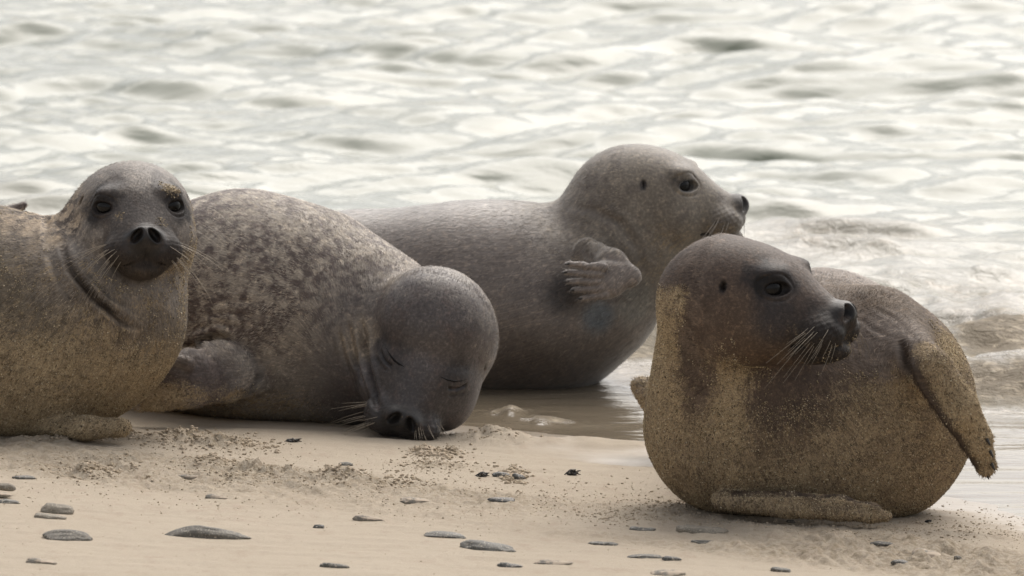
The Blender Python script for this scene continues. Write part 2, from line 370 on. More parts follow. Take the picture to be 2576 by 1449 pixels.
class Seal:
    """cones: (u,v,y,ru) pairs; converts frame measures to metres"""
    def __init__(s, name, head_c, head_M, hs, closed, prims, spine, ground_pt, relax=.012):
        s.name, s.hc, s.M, s.hs, s.closed, s.prims, s.spine, s.gp = name, np.array(head_c), head_M, hs, closed, prims, spine, ground_pt
    def body(s, p):
        d = np.full(len(p), 9, f32)
        for pr in s.prims:
            if pr[0] == 'c': dd = cone(p, *pr[1:5])
            elif pr[0] == 'f': dd = cone(p, *pr[1:5], sq=pr[6])
            elif pr[0] == 'e': dd = ell(p, pr[1], pr[2], pr[3])
            d = smin(d, dd, pr[5] if pr[0] != 'e' else pr[4])
        return d
    def f(s, p):
        p = p.astype(f32)
        d = s.body(p)
        q = (p - s.hc.astype(f32))
        near = (q*q).sum(-1) < (.26*s.hs)**2
        if near.any():
            ql = (q[near] @ s.M.astype(f32))/s.hs
            hd = head_sdf(ql, s.closed)*s.hs
            # blend head into neck only behind the face
            k = np.where(ql[:, 1] > .03, .012, .012+.05*np.clip((.03-ql[:, 1])/.06, 0, 1)).astype(f32)
            # keep carved features: body must not fill in front of the face
            h = np.clip(k-np.abs(d[near]-hd), 0, None); d[near] = np.minimum(d[near], hd) - h*h*(.25/k)
        # rest flattened on the sand
        gz = s.gz(p)
        return smax(d, gz - p[:, 2] - .010, .03)
    def gz(s, p): return -AX*p[:, 0] - AY*p[:, 1] if s.gp is None else np.full(len(p), s.gp, f32)
    def build(s):
        pts = [np.array(x) for pr in s.prims if pr[0] in 'cf' for x in (np.array(pr[1])-pr[3], np.array(pr[1])+pr[3], np.array(pr[2])-pr[4], np.array(pr[2])+pr[4])]
        pts += [s.hc-.2*s.hs, s.hc+.2*s.hs]
        lo = np.min(pts, 0)-.03; hi = np.max(pts, 0)+.03
        lo[0] = max(lo[0], -1.75)
        axs = []
        for a in range(3):
            x = lo[a]; L = [x]; h0, h1 = s.hc[a]-.19*s.hs, s.hc[a]+.19*s.hs
            while x < hi[a]:
                dd = max(h0-x, x-h1, 0); x += RES*min(.0017 + dd*.03, .0042); L.append(x)
            axs.append(np.array(L, f32))
        nx, ny, nz = map(len, axs); B = 8
        # coarse pass
        ci = [np.append(np.arange(0, n-1, B), n-1) for n in (nx, ny, nz)]
        ca = [axs[k][ci[k]] for k in range(3)]
        CX = np.stack(np.meshgrid(*ca, indexing='ij'), -1).reshape(-1, 3)
        CF = s.f(CX).reshape([len(c) for c in ca])
        Fv = np.full((nx, ny, nz), 1, f32)
        n0, n1, n2 = (len(c)-1 for c in ca)
        blocks = []
        for i in range(n0):
            for j in range(n1):
                for k in range(n2):
                    c8 = CF[i:i+2, j:j+2, k:k+2]; ext = .75*math.sqrt(sum((ca[q][(i, j, k)[q]+1]-ca[q][(i, j, k)[q]])**2 for q in range(3)))
                    i0, i1, j0, j1, k0, k1 = ci[0][i], ci[0][i+1]+1, ci[1][j], ci[1][j+1]+1, ci[2][k], ci[2][k+1]+1
                    if np.abs(c8).min() < ext*1.3 or (c8.min() < 0 < c8.max()): blocks.append((i0, i1, j0, j1, k0, k1))
                    elif c8.max() < 0: Fv[i0:i1, j0:j1, k0:k1] = -1
        buf, meta, tot = [], [], 0
        def flush():
            if not buf: return
            r = s.f(np.concatenate(buf)); o = 0
            for (a, sh) in meta:
                n = sh[0]*sh[1]*sh[2]; Fv[a[0]:a[1], a[2]:a[3], a[4]:a[5]] = r[o:o+n].reshape(sh); o += n
            buf.clear(); meta.clear()
        for b in blocks:
            g = np.stack(np.meshgrid(axs[0][b[0]:b[1]], axs[1][b[2]:b[3]], axs[2][b[4]:b[5]], indexing='ij'), -1)
            buf.append(g.reshape(-1, 3)); meta.append((b, g.shape[:3])); tot += g.size//3
            if tot > 150000: flush(); tot = 0
        flush()
        V, Q = surface_nets(Fv, axs); del Fv
        s.V, s.Q = V, Q
        # settle on the true surface and take normals
        for it in range(2):
            N = s.grad(s.V); s.V = s.V - N*np.clip(s.f(s.V), -.002, .002)[:, None]
        s.N = s.grad(s.V)
        return s
    def grad(s, V):
        e = .0008; g = np.stack([s.f(V + np.array(o, f32)*e) - s.f(V - np.array(o, f32)*e) for o in ((1, 0, 0), (0, 1, 0), (0, 0, 1))], -1)
        return g/(np.linalg.norm(g, axis=1, keepdims=True)+1e-9)
    def index(s): s.pu, s.pv, s.pd = proj(s.V)
    def at(s, u, v, r=7):
        d2 = (s.pu-u)**2 + (s.pv-v)**2; k = np.where(d2 < r*r)[0]
        if len(k) == 0: k = np.argsort(d2)[:8]
        kk = k[s.pd[k] < s.pd[k].min()+.02]; return s.V[kk].mean(0)
    def line(s, pts, n=8):
        o = []
        for a, b in zip(pts[:-1], pts[1:]):
            for t in np.linspace(0, 1, n, endpoint=False): o.append(s.at(a[0]+(b[0]-a[0])*t, a[1]+(b[1]-a[1])*t))
        o.append(s.at(*pts[-1])); return np.array(o)
    def dist_line(s, L, R=.08):
        """distance of every vertex to a 3D polyline (R: only care nearer than this)"""
        out = np.full(len(s.V), 9, f32); s.tt = np.zeros(len(s.V), f32); c = L.mean(0); rad = np.linalg.norm(L-c, axis=1).max()+R
        k = np.where(((s.V-c)**2).sum(-1) < rad*rad)[0]; v = s.V[k]; d = np.full(len(k), 9, f32)
        tt = np.zeros(len(k), f32)
        for i, (a, b) in enumerate(zip(L[:-1], L[1:])):
            dd = cone(v, a, b, 0, 0); mm = dd < d; d[mm] = dd[mm]; tt[mm] = (i+.5)/(len(L)-1)
        out[k] = d; s.tt[k] = tt; return out
    def crease(s, pts, depth, w, lip=.35):
        d = s.dist_line(s.line(pts)); tp = np.sin(math.pi*np.clip(s.tt, .01, .99))**.8*(1+.35*vnoise(s.V[:, 0]*60, s.V[:, 1]*60, s.V[:, 2]*60, seed=5)); s.cm = np.maximum(s.cm, np.exp(-(d/w)**2)*(depth > .004)) if hasattr(s, 'cm') else np.exp(-(d/w)**2)*(depth > .004); s.V = s.V - s.N*((tp*(depth*np.exp(-(d/w)**2) - lip*depth*np.exp(-((d-2.0*w)/w)**2)))[:, None]); s.index()
    def spot(s, u, v, r, soft=.5):
        c = s.at(u, v); d = np.sqrt(((s.V-c)**2).sum(-1)); rr = r/1550; return 1-sstep(rr*(1-soft), rr*(1+soft), d)
    def local(s): return ((s.V - s.hc) @ s.M)/s.hs
    def fur(s):
        """coordinates along (x) and around (y) the body"""
        L = np.array(s.spine); seg = np.linalg.norm(np.diff(L, axis=0), axis=1); cum = np.concatenate([[0], np.cumsum(seg)])
        best = np.full(len(s.V), 9.0); S = np.zeros(len(s.V)); T = np.zeros(len(s.V)); Rr = np.zeros(len(s.V))
        for i, (a, b) in enumerate(zip(L[:-1], L[1:])):
            ab = b-a; q = s.V-a; t = np.clip((q@ab)/(ab@ab), 0, 1); e = q - t[:, None]*ab; d = np.linalg.norm(e, axis=1); m = d < best
            best[m] = d[m]; S[m] = cum[i]+t[m]*seg[i]
        # smooth blend of axis direction by using one mean axis for the angle
        ax = unit(L[-1]-L[0]); up = np.array([0, 0, 1.0]); s1 = unit(np.cross(ax, up)); s2 = np.cross(s1, ax)
        c = np.stack([np.interp(S, cum, L[:, k]) for k in range(3)], -1); e = s.V-c
        ang = np.arctan2(e@s1, e@s2)
        return np.stack([S, ang*.15, best*.0], -1)

def pr_c(u0, v0, y0, r0, u1, v1, y1, r1, k=.05): return ('c', P(u0, v0, y0), P(u1, v1, y1), r0/SC(y0), r1/SC(y1), k)
def pr_f(u0, v0, y0, r0, u1, v1, y1, r1, n, fl, k=.015): return ('f', P(u0, v0, y0), P(u1, v1, y1), r0/SC(y0), r1/SC(y1), k, (n, fl))
def chain(pts, k=.05): return [pr_c(*a, *b, k) for a, b in zip(pts[:-1], pts[1:])]
def fchain(pts, n, fl, k=.015): return [pr_f(*a, *b, n, fl, k) for a, b in zip(pts[:-1], pts[1:])]

# ------------------------------------------------------------------ coat material
def coat(name, mott_light, mott_dark, spot_scale, seed, sheenw=.0):
    m = NT(name); pos = m.pos()
    colA = m.attr('col', 'Color'); sandA, spotA, sheen = m.attr('sand'), m.attr('spot'), m.attr('wet')
    fur = m.attr('fur', 'Vector')
    off = m.n('VectorMath'); off.operation = 'ADD'; m.set(off.inputs[0], pos); off.inputs[1].default_value = (seed*3.1, seed*1.7, seed)
    pp = off.outputs[0]
    fl = m.scalev(fur, (1, 1, 1))
    fk = m.attr('fk'); stk = m.noise(m.scalev(fur, (70, 520, 1)), 1.0, 3, .6, .3); iso = m.noise(pp, 210, 3, .6)
    streak = m.math('ADD', m.math('MULTIPLY', fk, stk), m.math('MULTIPLY', m.math('SUBTRACT', 1.0, fk), iso))
    streak2 = m.noise(m.scalev(fur, (28, 150, 1)), 1.0, 3, .6, .5)
    # mottling: irregular dark blotches on a pale ground
    n1 = m.noise(pp, spot_scale, 3, .55, .35); n2 = m.noise(pp, spot_scale*.3, 2, .5, .2)
    blot = m.ramp(m.math('ADD', n1, m.math('MULTIPLY', m.math('SUBTRACT', n2, .5), .5)), .42, .60)
    c = m.mix(m.math('MULTIPLY', spotA, blot), colA, mott_dark)
    c = m.mix(m.math('MULTIPLY', m.math('MULTIPLY', spotA, m.math('SUBTRACT', 1.0, blot)), .75), c, mott_light)
    c = m.mix(m.ramp(m.noise(pp, 14, 5, .65), .35, .7, 0, .30), c, m.mix(.6, c, rgb(.03, .026, .024)))
    c = m.mix(m.ramp(m.noise(pp, 85, 3, .6), .55, .68, 0, .7), c, m.mix(1.0, c, rgb(1.75, 1.7, 1.6), 'MULTIPLY'))
    c = m.mix(m.ramp(m.noise(pp, 38, 3, .6), .52, .68, 0, .55), c, mott_dark)
    c = m.mix(m.ramp(streak, .3, .75, .0, .38), c, m.mix(.55, c, rgb(.02, .016, .013)))
    c = m.mix(m.ramp(streak, .55, .30), c, m.mix(1.0, c, rgb(1.5, 1.47, 1.42), 'MULTIPLY'))
    # sand stuck in the coat: grains that thin out at the edges of the caked area
    g1 = m.noise(pp, 330, 3, .75); g2 = m.noise(pp, 26, 4, .65)
    thr = m.math('ADD', m.math('MULTIPLY', m.math('SUBTRACT', g1, .5), .95), m.math('MULTIPLY', m.math('SUBTRACT', g2, .5), .80))
    thr = m.math('ADD', thr, m.math('MULTIPLY', m.math('SUBTRACT', streak2, .5), .75))
    cov = m.ramp(m.math('ADD', thr, sandA), .26, .66)
    gv = m.vor(pp, 620, 'F1', 'Color')
    sep = m.n('SeparateColor'); m.set(sep.inputs[0], gv)
    sandc = m.mix(sep.outputs[0], rgb(.49, .395, .26), rgb(.33, .26, .168))
    sandc = m.mix(m.ramp(sep.outputs[1], .80, .95), sandc, rgb(.46, .37, .26))
    sandc = m.mix(m.ramp(m.noise(pp, 150, 3, .7), .5, .68), sandc, rgb(.14, .11, .07))
    c = m.mix(cov, c, sandc)
    c = m.mix(m.ramp(m.noise(pp, 11, 4, .6), .42, .70, 0, .40), c, m.mix(1.0, c, rgb(.55, .50, .46), 'MULTIPLY'))
    c = m.mix(m.math('MULTIPLY', m.ramp(streak2, .52, .68, 0, .55), cov), c, m.mix(1.0, c, rgb(.45, .40, .36), 'MULTIPLY'))
    tone = m.attr('tone'); c = m.mix(1.0, c, m.mix(tone, rgb(.42, .39, .37), rgb(1.6, 1.56, 1.5)), 'MULTIPLY')
    m.col(c)
    rg = m.mix(sheen, m.mix(cov, rgb(.62, .62, .62), rgb(.95, .95, .95)), rgb(.30, .30, .30))
    m.P('Roughness', rg); m.P('Specular IOR Level', m.math('ADD', m.ramp(cov, 0, 1, .16, .06), m.math('MULTIPLY', sheen, .35)))
    m.P('Sheen Weight', m.ramp(cov, 0, 1, sheenw, .0)); m.P('Sheen Roughness', .5)
    b = m.bump(streak2, .0030, m.math('MULTIPLY', fk, .35)); b = m.bump(streak, .0016, m.ramp(sheen, 0, 1, .6, .25), b)
    b = m.bump(m.noise(pp, 300, 3, .7), .0026, m.math('MULTIPLY', cov, .9), b)
    b = m.bump(m.noise(pp, 60, 4, .65), .0035, m.math('ADD', m.math('MULTIPLY', cov, .35), .10), b)
    m.P('Normal', b)
    return m.m
def plain(name, c, rough, spec=.5, coatw=0, bump=0, bs=300):
    m = NT(name); m.col(rgb(*c)); m.P('Roughness', rough); m.P('Specular IOR Level', spec); m.P('Coat Weight', coatw); m.P('Coat Roughness', .03)
    if bump:
        pos = m.pos(); m.P('Normal', m.bump(m.noise(pos, bs, 3, .6), bump, .6))
        m.col(m.mix(m.noise(pos, bs*.3, 4, .6), rgb(*c), rgb(*[x*.6 for x in c])))
    return m.m
EYEM = plain('eye_gloss', (.008, .007, .0065), .12, .22, 0)
m = NT('sand_grain'); m.col(m.attr('col', 'Color')); m.P('Roughness', .8); m.P('Specular IOR Level', .25); GRM = m.m
m = NT('whisker_hair'); m.col(rgb(.34, .285, .215)); m.P('Roughness', .45); WHM = m.m
m = NT('whisker_dark'); m.col(rgb(.16, .13, .10)); m.P('Roughness', .45); WHD = m.m
CLAWM = plain('claw_horn', (.035, .030, .026), .35, .5, 0, .0006, 500)

def sphere(name, c, r, mat, parent, M=None, nu=32, nv=20):
    th = np.linspace(0, math.pi, nv+1)[1:-1]; ph = np.linspace(0, 2*math.pi, nu, endpoint=False)
    V = [(0, 0, 1)] + [(math.sin(t)*math.cos(p), math.sin(t)*math.sin(p), math.cos(t)) for t in th for p in ph] + [(0, 0, -1)]
    V = np.array(V)*r
    if M is not None: V = V @ np.asarray(M).T
    V = V + c; F = []
    for j in range(nu): F.append((0, 1+j, 1+(j+1) % nu))
    for i in range(nv-2):
        for j in range(nu):
            a, b = 1+i*nu+j, 1+i*nu+(j+1) % nu; F += [(a, a+nu, b+nu), (a, b+nu, b)]
    e = len(V)-1
    for j in range(nu): F.append((e, 1+(nv-2)*nu+(j+1) % nu, 1+(nv-2)*nu+j))
    return link(name, mesh_from(name, V, np.array(F)), mat, parent)
def tube(name, pts, radii, mat, parent, ns=6):
    pts = np.array(pts, float); n = len(pts); V = []; tan = np.gradient(pts, axis=0); ref = np.array([.3, .2, .93])
    for i in range(n):
        t = unit(tan[i]); a = unit(np.cross(t, ref)); b = np.cross(t, a)
        for j in range(ns):
            th = 2*math.pi*j/ns; V.append(pts[i] + radii[i]*(a*math.cos(th)+b*math.sin(th)))
    F = [(i*ns+j, i*ns+(j+1) % ns, (i+1)*ns+(j+1) % ns, (i+1)*ns+j) for i in range(n-1) for j in range(ns)]
    return link(name, mesh_from(name, np.array(V), np.array(F)), mat, parent)

def whiskers(s, root, n_side, length, droop, sweep, seed, sides=(-1, 1), rad=.00055, mat=None, fwd=0.0):
    rg = random.Random(seed)
    for sd in sides:
        for i in range(n_side):
            row = rg.random(); col = rg.random()
            lp = np.array([sd*(.034+.022*col), .156-.034*col, -.026-.030*row])
            # push root onto the surface of the pad
            o = np.array([sd*.027, .132, -.040]); dr = unit(lp-o); rt = o + dr*np.array([.034, .034, .0265])*.97
            L = length*(.45+.75*rg.random())*(.6+.4*col); dirv = unit(np.array([sd*(.75+.35*col), .30-.55*sweep*col+fwd, -.25-droop*row+.3*(rg.random()-.5)]))
            pts = []
            for t in np.linspace(0, 1, 9):
                p = rt + dirv*L*t + np.array([0, -.25*L*t*t, -.34*L*t*t*(.5+rg.random()*.0+row*.6)]) + np.array([sd*.0, 0, 0])
                pts.append(s.hc + (s.M @ (p*s.hs)))
            tube('whisker', pts, [rad*(1-.75*t)+.00008 for t in np.linspace(0, 1, 9)], mat or WHM, root, 4)

def eye_parts(s, root):
    for sd in (-1, 1):
        c = np.array([sd*EYE[0], EYE[1], EYE[2]]); sphere('eye', s.hc + s.M @ (c*s.hs), .0205*s.hs, EYEM, root)

def finish(s, mat, colr, sand, spotm, wet, label, rough_amp=.0006):
    s.V = s.V + s.N*(rough_amp*np.clip(sand*1.4, .15, 1)*fbm(s.V[:, 0]*230, s.V[:, 1]*230, s.V[:, 2]*230, oct=2, seed=9))[:, None]
    base = np.array([s.V[:, 0].mean(), s.V[:, 1].mean(), s.V[:, 2].min()])
    me = mesh_from('seal', s.V - base, s.Q)
    attr_c(me, 'col', np.clip(colr, .004, 1)); attr_f(me, 'sand', sand); attr_f(me, 'spot', spotm); attr_f(me, 'wet', wet); attr_v(me, 'fur', s.fur()); attr_f(me, 'fk', s.fk); attr_f(me, 'tone', np.full(len(s.V), .58)); s.data = (np.clip(colr, .004, 1), sand, spotm, wet)
    o = link('seal', me, mat, label=label, cat='seal', group='seals resting on the beach')
    o.location = base; return o

def fur_flow(s, V, q):
    L = np.array(s.spine); num = np.zeros_like(V); 
    for a, b in zip(L[:-1], L[1:]):
        ab = b-a; t = np.clip(((V-a)@ab)/(ab@ab), 0, 1); d = np.linalg.norm(V-a-t[:, None]*ab, axis=1); num += (1/(d+.02)**4)[:, None]*unit(ab)
    num /= np.linalg.norm(num, axis=1, keepdims=True)+1e-9
    num[:, 2] -= .45
    nose = s.hc + s.M @ np.array([0, .17, -.01])*s.hs; rad = V-nose; rad /= np.linalg.norm(rad, axis=1, keepdims=True)+1e-9
    h = sstep(.24, .13, np.sqrt((q**2).sum(-1)))[:, None]
    return num*(1-h) + rad*h
def sample_faces(s, n, seed, facing=-.25):
    g = np.random.default_rng(seed); Q = s.Q; A, B_, C_, D_ = (s.V[Q[:, k]] for k in range(4))
    nr = np.cross(C_-A, D_-B_); ar = np.linalg.norm(nr, axis=1); nn = s.N[Q[:, 0]]; cdir = CAM-A; cdir /= np.linalg.norm(cdir, axis=1, keepdims=True)
    ar = ar*((nn*cdir).sum(-1) > facing); fi = g.choice(len(Q), n, p=ar/ar.sum()); w = g.random((n, 2))
    p = (A[fi]*((1-w[:, :1])*(1-w[:, 1:])) + B_[fi]*(w[:, :1]*(1-w[:, 1:])) + C_[fi]*(w[:, :1]*w[:, 1:]) + D_[fi]*((1-w[:, :1])*w[:, 1:]))
    return p, nn[fi], Q[fi, 0], g
def add_fur(s, o, mat, n, ln, wd, data, seed, tone=(.30, 1.34)):
    n = int(n/RES**2); p, nn, vi, g = sample_faces(s, n, seed)
    q = ((p - s.hc) @ s.M)/s.hs; hd = sstep(.2, .12, np.sqrt((q**2).sum(-1)))*(q[:, 1] > -.02)
    ax = np.abs(q[:, 0]); de = np.sqrt((ax-EYE[0])**2+(q[:, 1]-EYE[1])**2+(q[:, 2]-EYE[2])**2)
    ok = (s.cm[vi] < .25) & (de > .0265) & ~((ax < .034) & (q[:, 1] > .148) & (q[:, 2] > -.035)); p, nn, vi, q, hd = p[ok], nn[ok], vi[ok], q[ok], hd[ok]; n = len(p)
    f = fur_flow(s, p, q); f = f - (f*nn).sum(-1, keepdims=True)*nn
    f += .16*g.standard_normal((n, 3)) + .25*np.stack([vnoise(p[:, 0]*30, p[:, 1]*30, p[:, 2]*30, seed=k) for k in (1, 2, 3)], -1)
    f = f - (f*nn).sum(-1, keepdims=True)*nn; f /= np.linalg.norm(f, axis=1, keepdims=True)+1e-9
    L = (ln*(.6+.8*g.random(n))*(1-.55*hd))[:, None]; W = (wd*(.7+.6*g.random(n))*(1-.45*hd))[:, None]; side = np.cross(nn, f)
    p0 = p - nn*.0003; p1 = p + f*L*.5 + nn*(L*.13); p2 = p + f*L + nn*(L*.16)
    V = np.stack([p0-side*W, p0+side*W, p1-side*W*.8, p1+side*W*.8, p2-side*W*.15, p2+side*W*.15], 1).reshape(-1, 3)
    b = np.arange(n)[:, None]*6; F = np.concatenate([b+np.array([0, 1, 3, 2]), b+np.array([2, 3, 5, 4])])
    me = mesh_from('fur', V, F)
    rep = lambda a: np.repeat(a, 6, axis=0)
    clump = vnoise(p[:, 0]*90, p[:, 1]*90, p[:, 2]*90, seed=7); tn = np.clip(.5 + .30*g.standard_normal(n)*1 + .30*clump, 0, 1); tn = (tone[0]+(tone[1]-tone[0])*tn)*(1-.28*hd)
    attr_c(me, 'col', rep(data[0][vi])); attr_f(me, 'sand', rep(data[1][vi]-.08)); attr_f(me, 'spot', rep(data[2][vi])); attr_f(me, 'wet', rep(data[3][vi])); attr_f(me, 'tone', rep(tn)); attr_f(me, 'fk', np.zeros(n*6)); attr_v(me, 'fur', np.zeros((n*6, 3)))
    return link('fur', me, mat, o)
def add_grains(s, o, n, data, seed, rmin=.0004, rmax=.0014, thr=.34):
    n = int(n/RES**2); p, nn, vi, g = sample_faces(s, n, seed); sand = data[1][vi]
    k = sand + .35*vnoise(p[:, 0]*28, p[:, 1]*28, p[:, 2]*28, seed=33) + .30*vnoise(p[:, 0]*110, p[:, 1]*110, p[:, 2]*60, seed=34) + .12*g.standard_normal(len(p)) > thr; k &= sand > .16
    p, nn = p[k], nn[k]; n = len(p); r = (rmin+(rmax-rmin)*g.random(n)**2.0)[:, None, None]
    O = np.array([(1, 0, 0), (-1, 0, 0), (0, 1, 0), (0, -1, 0), (0, 0, 1), (0, 0, -1)], float)
    V = (p+nn*.0009*g.random((n, 1)))[:, None, :] + r*(O[None]*(.7+.6*g.random((n, 6, 1))) + .3*g.standard_normal((n, 6, 3)))
    F0 = np.array([(0, 2, 4), (2, 1, 4), (1, 3, 4), (3, 0, 4), (2, 0, 5), (1, 2, 5), (3, 1, 5), (0, 3, 5)]); F = (np.arange(n)[:, None, None]*6 + F0[None]).reshape(-1, 3)
    me = mesh_from('sand_grains', V.reshape(-1, 3), F, smooth=False); cc = g.random(n)
    pal = np.array([(.20, .155, .095), (.43, .345, .22), (.56, .455, .30), (.36, .285, .18), (.68, .58, .42), (.09, .07, .05)])[g.choice(6, n, p=[.24, .26, .18, .18, .08, .06])]
    attr_c(me, 'col', np.repeat(pal, 6, axis=0)); return link('sand_grains', me, GRM, o, kind='stuff')
def dress(s, o, nf, ln, wd, ng, seed, **kw):
    if nf: add_fur(s, o, o.data.materials[0], nf, ln, wd, s.data, seed, **kw)
    if ng: add_grains(s, o, ng, s.data, seed+1)

def lerp(c, tgt, m): m = np.clip(m, 0, 1)[:, None]; return c*(1-m) + np.array(tgt)*m
def face_masks(s):
    q = s.local(); ax = np.abs(q[:, 0])
    inh = (q[:, 1] > -.12) & ((q*q).sum(-1) < .25**2)
    d_eye = np.sqrt((ax-EYE[0])**2 + (q[:, 1]-EYE[1])**2 + (q[:, 2]-EYE[2])**2)
    nst = np.sqrt(((ax-.0138)/.0105)**2 + ((q[:, 1]-.170)/.016)**2 + ((q[:, 2]+.0130)/.0150)**2)
    nose = np.sqrt((q[:, 0]/.034)**2 + ((q[:, 1]-.163)/.026)**2 + ((q[:, 2]+.018)/.026)**2)
    pads = np.sqrt((ax/.066)**2 + ((q[:, 1]-.142)/.050)**2 + ((q[:, 2]+.048)/.040)**2)
    mouth = np.full(len(q), 9.0); mp = MP
    qa = q.copy(); qa[:, 0] = ax; k = np.where(inh)[0]
    for a, b in zip(mp[:-1], mp[1:]): mouth[k] = np.minimum(mouth[k], cone(qa[k].astype(f32), a, b, 0, 0))
    ear = np.sqrt(((ax-.085)/.02)**2 + ((q[:, 1]-.012)/.006)**2 + ((q[:, 2]-.026)/.009)**2)
    nz = fbm(s.V[:, 0]*60, s.V[:, 1]*60, s.V[:, 2]*60, oct=3, seed=88)
    s.fk = 1-.9*sstep(.20, .12, np.sqrt((q**2).sum(-1)))*sstep(-.09, -.03, q[:, 1])
    return dict(q=q, ax=ax, inh=inh, eye=d_eye, nst=nst, nose=nose, pads=pads, mouth=mouth, ear=ear, nz=nz)
exec_seals = os.environ.get('SEALS', 'LSBR')

# ================================================================== THE SEALS
NV = (0, -1, .15)            # flipper faces turned to the viewer
def claws(s, root, tips, r=4.2, ln=16):
    for (u, v, du, dv) in tips:
        p = s.at(u, v) ; y = p[1]; L = math.hypot(du, dv); a = P(u, v, y-.002); b = P(u+du/L*ln, v+dv/L*ln, y-.004); k = SC(y)
        tube('claw', [a, a+(b-a)*.35, a+(b-a)*.7, b], [r/k, r*.9/k, r*.6/k, .5/k], CLAWM, root, 8)

# ---- seal at the left edge, facing the camera
def seal_L():
    y = .93
    hs = 1.02
    pr = chain([(318, 600, .98, 112), (240, 790, .95, 182)], .07) + chain([(232, 806, .95, 190), (90, 848, .97, 238), (-60, 838, 1.02, 280), (-520, 855, 1.2, 250), (-880, 950, 1.4, 110)], .10)
    pr += chain([(342, 645, .94, 122), (296, 740, .92, 160)], .06)
    pr += fchain([(120, 1075, .86, 30), (215, 1078, .80, 33), (300, 1076, .80, 31)], (0, 0, 1), .75, .02)
    s = Seal('L', P(337, 541, .94), head_frame(8.5, 0, 0), hs, False, pr, [P(360, 350, .80), P(230, 800, .95), P(-60, 830, 1.0), P(-900, 900, 1.4)], None).build()
    s.index()
    s.crease([(152, 610), (180, 680), (235, 745), (300, 800), (350, 830)], .013, .0055)
    s.crease([(205, 640), (225, 690), (275, 745), (340, 780)], .004, .004); s.crease([(120, 640), (150, 710), (205, 780)], .003, .005); s.crease([(100, 520), (118, 560), (112, 620)], .003, .005)
    s.crease([(135, 560), (128, 640), (165, 720)], .003, .008)
    s.crease([(255, 870), (360, 850), (430, 800)], .0025, .010)
    F = face_masks(s); q = F['q']; V = s.V; n = fbm(V[:, 0]*9, V[:, 1]*9, V[:, 2]*9, oct=3, seed=1)
    c = np.tile((.150, .127, .098), (len(V), 1)).astype(float)
    head = sstep(.26, .15, np.sqrt((q**2).sum(-1)))*sstep(-.10, -.02, q[:, 1])
    c = lerp(c, (.205, .188, .175), head*.85)
    # dark patches: round the eyes, muzzle, brow marks
    c = lerp(c, (.024, .021, .021), sstep(.054, .032, F['eye'] + .006*F['nz']))
    c = lerp(c, (.012, .010, .010), sstep(.0315, .0270, F['eye']))
    c = lerp(c, (.075, .068, .067), sstep(1.9, 1.0, np.sqrt((q[:, 0]/.042)**2+((q[:, 1]-.13)/.05)**2+((q[:, 2]-.0)/.035)**2)+.15*F['nz'])*.8)
    c = lerp(c, (.034, .029, .027), sstep(1.5, .85, F['pads'] + .15*F['nz'])*F['inh'])
    for sx in (-1, 1):
        c = lerp(c, (.06, .052, .05), .8*sstep(.017, .007, np.sqrt((q[:, 0]-sx*.032)**2+(q[:, 2]-.062)**2) + .004*F['nz'])*(q[:, 1] > 0))
    c = lerp(c, (.020, .018, .018), sstep(1.25, .85, F['nose'])*F['inh'])
    c = lerp(c, (.004, .004, .004), sstep(1.15, .8, F['nst'])); c = lerp(c, (.008, .007, .007), sstep(.006, .002, F['mouth'])); c = lerp(c, (.012, .01, .01), sstep(1.3, .7, F['ear']))
    c = lerp(c, (.045, .033, .024), np.exp(-(s.dist_line(s.line([(152, 610), (180, 680), (235, 745), (300, 800), (350, 830)]))/.013)**2)*.95*np.sin(math.pi*np.clip(s.tt, 0, 1)))  # neck fold: dark fur plus the crease's shade, painted into the coat
    pu, pv = s.pu, s.pv
    sand = .20 + .36*sstep(700, 930, pv + 70*n) + .10*sstep(520, 700, pv + 30*n)*(1-head)
    sand = sand*(1-head) + head*(.05+.30*sstep(-.02, -.075, q[:, 2]))
    sand = sand - .4*sstep(1.5, 1.0, F['pads']) + .42*s.spot(432, 470, 30)*1 + .3*s.spot(300, 545, 14) + .35*s.spot(412, 575, 30) + .3*s.spot(455, 620, 40) + .25*sstep(465, 490, pu)
    fold = np.exp(-(s.dist_line(s.line([(165, 640), (180, 680), (235, 745), (300, 800), (345, 828)]))/.012)**2); sand = sand - .6*fold
    sand = np.where(F['eye'] < .024, -.5, sand)
    spots = np.maximum(1.0*s.spot(100, 550, 120), np.maximum(1.0*s.spot(175, 620, 120), .7*s.spot(280, 760, 120))); spots *= (1-sstep(.03, .07, q[:, 1])*head)
    c = lerp(c, (.040, .033, .028), .7*sstep(1.3, .8, np.sqrt((q[:, 0]/.045)**2+((q[:, 1]-.125)/.05)**2+((q[:, 2]+.070)/.026)**2)+.12*F['nz']))
    wet = .5*sstep(1.4, .9, F['nose']) + .30*head*sstep(.0, .06, q[:, 2])
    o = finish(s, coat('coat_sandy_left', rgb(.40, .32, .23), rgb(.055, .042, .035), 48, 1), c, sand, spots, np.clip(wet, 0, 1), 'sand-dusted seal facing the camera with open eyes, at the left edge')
    dress(s, o, 110000, .0085, .00035, 130000, 101)
    eye_parts(s, o); whiskers(s, o, 15, .088, .85, .9, 3, rad=.00034); return o

